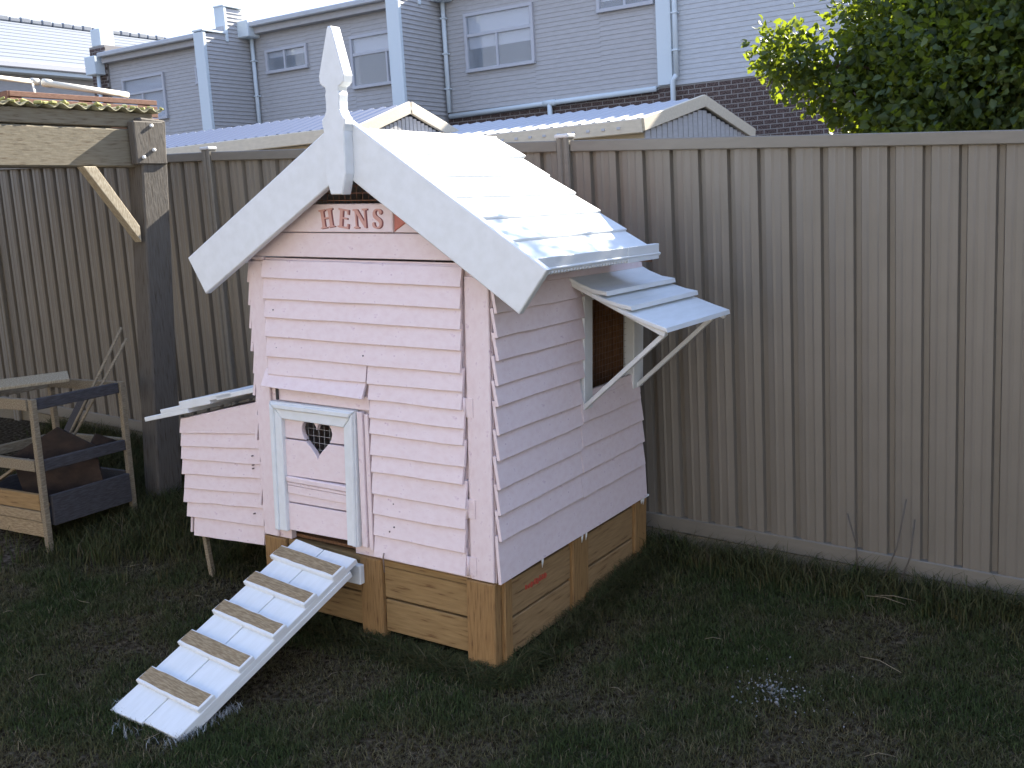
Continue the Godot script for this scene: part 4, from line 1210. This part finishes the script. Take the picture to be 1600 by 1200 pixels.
# ------------------------------------------------------------------ pergola
func make_pergola() -> void:
	var p := thing("pergola", "weathered grey timber pergola with mossy corrugated roof edge", "pergola")
	# leaning corner post with a checked top
	var top := Vector3(-2.60, 1.90, -0.826)
	var foot := Vector3(-2.642, -0.30, -0.682)
	put(p, "post", bar_mesh(foot, top, 0.115, 0.165, Vector3(1, 0, 0), 0.008), M.old_wood_y)
	put(p, "post", bar_mesh(Vector3(-2.64, -0.5, 2.6), Vector3(-2.60, 1.90, 2.5), 0.115, 0.165, Vector3(1, 0, 0), 0.008), M.old_wood_y)
	put(p, "post_cheek", box_mesh(-2.585, -2.535, 1.665, 1.885, -0.885, -0.690, 0.006), M.old_wood_y)
	put(p, "beam", box_mesh(-2.700, -2.594, 1.655, 1.850, -0.93, 3.2, 0.008), M.old_wood_z)
	put(p, "beam", box_mesh(-5.2, -5.1, 1.655, 1.850, -0.93, 3.2, 0.008), M.old_wood_z)
	put(p, "post", bar_mesh(Vector3(-5.15, -0.3, -0.75), Vector3(-5.15, 1.66, -0.75), 0.115, 0.115, Vector3(1, 0, 0), 0.008), M.old_wood_y)
	put(p, "fascia", box_mesh(-2.640, -2.597, 1.858, 1.932, -0.87, 3.2, 0.005), M.old_wood_z)
	for k in 6:
		var z := -0.62 + 0.62 * k
		put(p, "rafter", box_mesh(-5.3, -2.645, 1.854, 1.922, z - 0.022, z + 0.022, 0.004), M.old_wood_z)
	put(p, "brace", slab_mesh([Vector2(-0.378, 1.654), Vector2(-0.452, 1.654), Vector2(-0.672, 1.350), Vector2(-0.672, 1.268)], 0.0, 0.052, 0.003, Transform3D(Basis(Vector3(0, 0, 1), Vector3(0, 1, 0), Vector3(1, 0, 0)), Vector3(-2.604, 0, 0))), M.brace_pine)
	# corrugated sheets, their ends furred with moss
	var s := st()
	var n := 46
	var per := 0.088
	s.set_smooth_group(0)
	for i in n * 6:
		var z0 := -0.93 + per * i / 6.0
		var z1 := -0.93 + per * (i + 1) / 6.0
		var y0 := 1.948 + 0.011 * cos(TAU * i / 6.0)
		var y1 := 1.948 + 0.011 * cos(TAU * (i + 1) / 6.0)
		quad(s, Vector3(-2.572, y0, z0), Vector3(-2.572, y1, z1), Vector3(-5.5, y1 + 0.10, z1), Vector3(-5.5, y0 + 0.10, z0), Vector3.UP)
		quad(s, Vector3(-2.572, y0 - 0.006, z0), Vector3(-2.572, y1 - 0.006, z1), Vector3(-5.5, y1 + 0.094, z1), Vector3(-5.5, y0 + 0.094, z0), Vector3.DOWN)
		quad(s, Vector3(-2.572, y0 - 0.006, z0), Vector3(-2.572, y1 - 0.006, z1), Vector3(-2.572, y1, z1), Vector3(-2.572, y0, z0), Vector3.RIGHT)
	put(p, "roof_sheet", done(s), M.moss_sheet)
	# lumps of moss and lichen sitting on the sheet ends
	var ms := st()
	for i in 60:
		var z := -0.90 + per * (i * 0.5) + jig(0.02)
		var sz := rng.randf_range(0.006, 0.016)
		box(ms, Vector3(-sz, -sz * 0.5, -sz * 1.3), Vector3(sz, sz * 0.6, sz * 1.3), sz * 0.4, Transform3D(Basis.from_euler(Vector3(jig(0.4), jig(1.0), jig(0.4))), Vector3(-2.585 + jig(0.012), 1.957 + jig(0.004), z)))
	put(p, "moss_lumps", done(ms), M.moss).set_meta("kind", "stuff")
	var b := st()
	for q in [Vector3(-2.534, 1.862, -0.800), Vector3(-2.534, 1.738, -0.800), Vector3(-2.534, 1.70, -0.73)]:
		tube(b, [q - Vector3(0.01, 0, 0), q + Vector3(0.009, 0, 0)], [0.010, 0.009], 8)
	put(p, "bolt_heads", done(b), M.metal_bright)

# ------------------------------------------------------------------ timber cage and what is in it
func make_cage() -> void:
	var c := thing("timber_cage", "unfinished open timber frame with a boarded tray, beside the pergola post", "frame", Vector3(-2.57, -0.19, 0.06))
	# local: x to the left is negative, z back is negative; near right post at the origin
	var W := -0.58
	var D := -0.50
	var H := 0.755
	for q in [[0.0, 0.0, 0.0], [W, 0.0, 0.03], [0.0, D, 0.02], [W, D, 0.05]]:
		put(c, "post", bar_mesh(Vector3(q[0] - 0.004, q[2] - 0.02, q[1]), Vector3(q[0] + 0.016 * (1.0 if q[0] == 0.0 else 0.0), H, q[1]), 0.029, 0.029, Vector3(1, 0, 0)), M.pale_pine)
	for y in [0.735, 0.435]:
		put(c, "rail", box_mesh(W, -0.018, y - 0.035, y + 0.020, -0.010, 0.014, 0.002), M.pale_pine)
		put(c, "rail", box_mesh(W, -0.018, y - 0.030, y + 0.020, D - 0.012, D + 0.012, 0.002), M.pale_pine)
		put(c, "rail", box_mesh(-0.008, 0.020, y - 0.035, y + 0.018, D + 0.018, -0.018, 0.002), M.grey_board)
		put(c, "rail", box_mesh(W - 0.012, W + 0.012, y - 0.030, y + 0.018, D + 0.018, -0.018, 0.002), M.pale_pine)
	# tray
	put(c, "tray_board", box_mesh(0.0, 0.024, 0.125, 0.275, D + 0.02, -0.030, 0.002), M.grey_board)
	put(c, "tray_board", box_mesh(W, -0.020, 0.205, 0.285, -0.010, 0.012, 0.002), M.pine_x)
	put(c, "tray_board", box_mesh(W, -0.020, 0.150, 0.200, -0.008, 0.014, 0.002), M.cleat)
	put(c, "tray_board", box_mesh(W, -0.020, 0.070, 0.145, -0.012, 0.008, 0.002), M.cleat)
	put(c, "tray_board", box_mesh(W, -0.02, 0.13, 0.28, D - 0.012, D + 0.010, 0.002), M.grey_board)
	put(c, "tray_board", box_mesh(W - 0.010, W + 0.012, 0.13, 0.28, D + 0.02, -0.02, 0.002), M.grey_board)
	put(c, "tray_floor", box_mesh(W + 0.014, -0.004, 0.126, 0.136, D + 0.014, -0.014, 0.001), M.grey_board)
	put(c, "brace", bar_mesh(Vector3(W + 0.02, 0.24, -0.03), Vector3(-0.14, 0.44, -0.03), 0.030, 0.014, Vector3(0, 0, 1)), M.pale_pine)
	# loose pieces
	var pl := put(self, "plank", bar_mesh(Vector3(-3.20, 0.590, 0.26), Vector3(-2.835, 0.602, -0.34), 0.105, 0.016, Vector3(1, -0.36, 0.6)), M.brace_pine)
	tag(pl, "bare timber plank lying across the top of the open frame", "plank")
	var s1 := put(self, "stake", tube_mesh([Vector3(-2.93, -0.04, -0.12), Vector3(-2.545, 0.842, -0.48)], 0.0075, 8), M.pale_pine)
	tag(s1, "taller thin stake leaning out of the timber frame, the left one of the two", "stake")
	var s2 := put(self, "stake", tube_mesh([Vector3(-2.90, -0.04, -0.10), Vector3(-2.515, 0.785, -0.48)], 0.0075, 8), M.pale_pine)
	tag(s2, "shorter thin stake leaning out of the timber frame, the right one of the two", "stake")
	var sh := put(self, "timber_sheet", slab_mesh([Vector2(-0.02, 0.0), Vector2(0.36, 0.05), Vector2(0.36, 0.27), Vector2(0.20, 0.40), Vector2(-0.05, 0.30)], 0.0, 0.018, 0.002, Transform3D(Basis(Vector3(0.75, 0.12, -0.62).normalized(), Vector3(0.05, 1, -0.16).normalized(), Vector3(0.62, 0.15, 0.75).normalized()).orthonormalized(), Vector3(-2.84, -0.05, -0.06))), M.brown_sheet)
	tag(sh, "dark brown timber sheet tipped on edge inside the frame's tray", "sheet")
	var o1 := put(self, "offcut", box_mesh(-0.012, 0.012, 0, 0.10, -0.012, 0.012, 0.002, Transform3D(Basis.from_euler(Vector3(0.5, 0.2, -0.75)), Vector3(-2.68, -0.03, 0.0))), M.pine_y)
	tag(o1, "small orange timber offcut poking up near the front of the tray", "offcut")
	var o2 := put(self, "offcut", slab_mesh([Vector2(0, 0), Vector2(0.17, 0.03), Vector2(0.06, 0.09)], 0.0, 0.016, 0.002, Transform3D(Basis(Vector3(0.3, 0, -0.95), Vector3.UP, Vector3(0.95, 0, 0.3)), Vector3(-2.66, 0.225, -0.26))), M.brown_sheet)
	tag(o2, "triangular brown offcut resting on the frame's middle rail", "offcut")
	var pb := put(self, "board", bar_mesh(Vector3(-3.46, -0.10, -0.50), Vector3(-3.42, 0.42, -0.86), 0.07, 0.02, Vector3(1, 0, 0)), M.grey_board)
	tag(pb, "grey board leaning in the grass behind the open timber frame", "board")

# ------------------------------------------------------------------ grass
func tuft_mesh(n: int, hgt: float, spread: float, wid: float, sd: int) -> ArrayMesh:
	var r := RandomNumberGenerator.new()
	r.seed = sd
	var s := st()
	s.set_smooth_group(0)
	for i in n:
		var a := r.randf() * TAU
		var base := Vector3(cos(a), 0, sin(a)) * spread * sqrt(r.randf())
		var a2 := r.randf() * TAU
		var lean := Vector3(cos(a2), 0, sin(a2)) * r.randf_range(0.2, 1.1)
		var hh := hgt * r.randf_range(0.45, 1.0)
		var sd2 := Vector3(-lean.z, 0, lean.x).normalized() * wid
		var p1 := base + (Vector3.UP + lean * 0.35) * hh * 0.5
		var p2 := base + (Vector3.UP * 0.85 + lean) * hh
		var nn := (Vector3.UP * 0.6 - lean).normalized()
		quad(s, base - sd2, base + sd2, p1 + sd2 * 0.8, p1 - sd2 * 0.8, nn)
		tri(s, p1 - sd2 * 0.8, p1 + sd2 * 0.8, p2, nn)
	return done(s)

func on_house(x: float, z: float) -> bool:
	return x > -1.13 and x < -0.02 and z > -1.22 and z < -0.02

func make_lawn() -> void:
	var n1 := FastNoiseLite.new()
	n1.seed = 77; n1.frequency = 0.9; n1.fractal_octaves = 4
	var n2 := FastNoiseLite.new()
	n2.seed = 99; n2.frequency = 3.2; n2.fractal_octaves = 3
	var xs: Array[Transform3D] = []
	var cs: Array[Color] = []
	var green := Color(0.043, 0.058, 0.021)
	var olive := Color(0.086, 0.076, 0.037)
	var straw := Color(0.150, 0.125, 0.080)
	for i in 95000:
		var x := rng.randf_range(-4.2, 2.6)
		var z := rng.randf_range(-1.40, 1.75)
		if on_house(x, z): continue
		if x < -2.68 + 0.33 * z and z > -0.5 and rng.randf() < 0.985: continue
		var dry := n1.get_noise_2d(x, z) + 0.35 * n2.get_noise_2d(x, z)
		# thin, browned off turf in patches
		if dry > 0.12 and rng.randf() < 0.55: continue
		var sc := rng.randf_range(0.6, 1.15) * (1.0 - 0.35 * clampf(dry * 2.0, -0.4, 1.0))
		xs.append(Transform3D(Basis(Vector3.UP, rng.randf() * TAU) * Basis.from_scale(Vector3(1.0, sc, 1.0)), Vector3(x, ground_y(x, z) - 0.004, z)))
		var k := clampf(0.45 + dry * 1.9 + rng.randf_range(-0.3, 0.3), 0.0, 1.0)
		var col := green.lerp(olive, k)
		if rng.randf() < 0.10 + 0.25 * clampf(dry, 0.0, 1.0): col = straw.lerp(olive, rng.randf() * 0.7)
		cs.append(col * rng.randf_range(0.75, 1.2))
	var o := multi(tuft_mesh(10, 0.036, 0.032, 0.0015, 4), xs, cs, M.grass)
	o.name = "lawn_grass"
	add_child(o)
	o.set_meta("kind", "stuff")
	tag(o, "short patchy dark green lawn grass around the hen house", "grass")
	# longer grass along the fence, around the posts and base
	var xl: Array[Transform3D] = []
	var cl: Array[Color] = []
	for i in 5200:
		var x := rng.randf_range(-4.6, 2.6)
		var z := -1.37 + absf(rng.randfn()) * 0.11
		var m := rng.randf()
		var sc := rng.randf_range(0.5, 1.1)
		if m < 0.22:
			x = -2.45 + rng.randfn() * 0.28; z = -0.45 + rng.randfn() * 0.26; sc *= 1.1
		elif m < 0.34:
			x = rng.randf_range(-1.2, 0.06); z = 0.03 + absf(rng.randfn()) * 0.04; sc *= 0.55
		elif m < 0.46:
			z = rng.randf_range(-1.3, 0.05); x = 0.03 + absf(rng.randfn()) * 0.05; sc *= 0.6
		elif m < 0.60:
			x = rng.randf_range(-3.9, -2.6); z = rng.randf_range(-1.3, -0.55); sc *= 0.9
		elif m < 0.66:
			x = rng.randf_range(-1.7, -1.2); z = rng.randf_range(-1.0, -0.1); sc *= 0.7
		if on_house(x, z): continue
		xl.append(Transform3D(Basis(Vector3.UP, rng.randf() * TAU) * Basis.from_scale(Vector3(0.9, sc, 0.9)), Vector3(x, ground_y(x, z) - 0.005, z)))
		cl.append(green.lerp(olive, rng.randf()) * rng.randf_range(0.7, 1.1) if rng.randf() > 0.025 else straw * 0.6)
	var o2 := multi(tuft_mesh(11, 0.15, 0.05, 0.0024, 9), xl, cl, M.grass)
	o2.name = "long_grass"
	add_child(o2)
	o2.set_meta("kind", "stuff")
	tag(o2, "longer unmown grass along the foot of the fence and posts", "grass")

func make_litter() -> void:
	# pale crumbs scattered in a patch on the lawn, right of the hen house
	var s := st()
	var r := RandomNumberGenerator.new()
	r.seed = 12
	for i in 150:
		var d := Vector2(r.randfn(), r.randfn()) * (0.045 if i < 110 else 0.11)
		var x := 0.905 + d.x * 1.2
		var z := -0.325 + d.y
		var sz := r.randf_range(0.0015, 0.0045) if i > 4 else r.randf_range(0.007, 0.012)
		var b := Basis.from_euler(Vector3(r.randf() * 3, r.randf() * 3, r.randf() * 3))
		box(s, Vector3(-sz, -sz * 0.5, -sz * 0.8), Vector3(sz, sz * 0.5, sz * 0.8), sz * 0.3, Transform3D(b, Vector3(x, ground_y(x, z) + 0.004 + r.randf() * 0.014, z)))
	var o := put(self, "pale_crumbs", done(s), M.crumb)
	o.set_meta("kind", "stuff")
	tag(o, "patch of pale grey crumbs on the lawn at lower right", "debris")
	# blades caught by white paint beside the foot of the ramp
	var xs: Array[Transform3D] = []
	var cs: Array[Color] = []
	for i in 130:
		var k := r.randf()
		var p := Vector3(-0.735, 0, 0.86).lerp(Vector3(-0.72, 0, 0.62), k * k) + Vector3(absf(r.randfn()) * 0.012, 0, r.randfn() * 0.015)
		if i % 5 == 0: p = Vector3(-1.075 + r.randfn() * 0.012, 0, 0.845 - r.randf() * 0.2)
		if i % 11 == 0: p = Vector3(-0.9 + r.randfn() * 0.12, 0, 0.90 + r.randf() * 0.05)
		p.y = ground_y(p.x, p.z)
		xs.append(Transform3D(Basis(Vector3.UP, r.randf() * TAU) * Basis.from_scale(Vector3(0.6, r.randf_range(0.5, 1.0), 0.6)), p))
		cs.append(Color(0.55, 0.58, 0.60) * r.randf_range(0.3, 1.0))
	var o2 := multi(tuft_mesh(4, 0.05, 0.03, 0.0018, 21), xs, cs, M.grass)
	o2.name = "painted_grass"
	add_child(o2)
	o2.set_meta("kind", "stuff")
	tag(o2, "grass blades splashed with white paint at the ramp's foot", "grass")
	# dry weed stalks against the fence
	var w := thing("dry_weed", "thin dry weed stalks standing against the fence at right", "weed")
	for q in [[Vector3(0.93, -0.30, -1.36), Vector3(0.92, -0.16, -1.37), Vector3(0.885, -0.03, -1.37)], [Vector3(1.03, -0.31, -1.33), Vector3(1.09, -0.15, -1.35), Vector3(1.125, 0.06, -1.36)], [Vector3(1.10, -0.31, -1.33), Vector3(1.145, -0.18, -1.34), Vector3(1.16, -0.02, -1.35)]]:
		put(w, "stalk", tube_mesh(q, 0.0035, 5), M.old_wood_y)
	# straws lying on the lawn
	var t := st()
	for i in 34:
		var x := r.randf_range(-2.2, 1.9)
		var z := r.randf_range(-1.0, 0.95)
		if on_house(x, z): continue
		var a := r.randf() * TAU
		var l := r.randf_range(0.02, 0.05)
		var p := Vector3(x, ground_y(x, z) + 0.028, z)
		tube(t, [p, p + Vector3(cos(a), 0.1, sin(a)) * l, p + Vector3(cos(a + 0.3), 0.0, sin(a + 0.3)) * l * 2.0], [0.0008, 0.0010, 0.0006], 4)
	for q in [[1.02, -1.13, 0.09], [1.05, -1.15, -0.25], [1.12, -0.62, 0.5]]:
		var p := Vector3(q[0], ground_y(q[0], q[1]) + 0.05, q[1])
		tube(t, [p, p + Vector3(0.07, 0.005, 0.03 * q[2]), p + Vector3(0.15, -0.01, 0.1 * q[2])], [0.0014, 0.0014, 0.0009], 4)
	var o3 := put(self, "straw_bits", done(t), M.pale_pine)
	o3.set_meta("kind", "stuff")
	tag(o3, "dry straws scattered over the lawn", "straw")
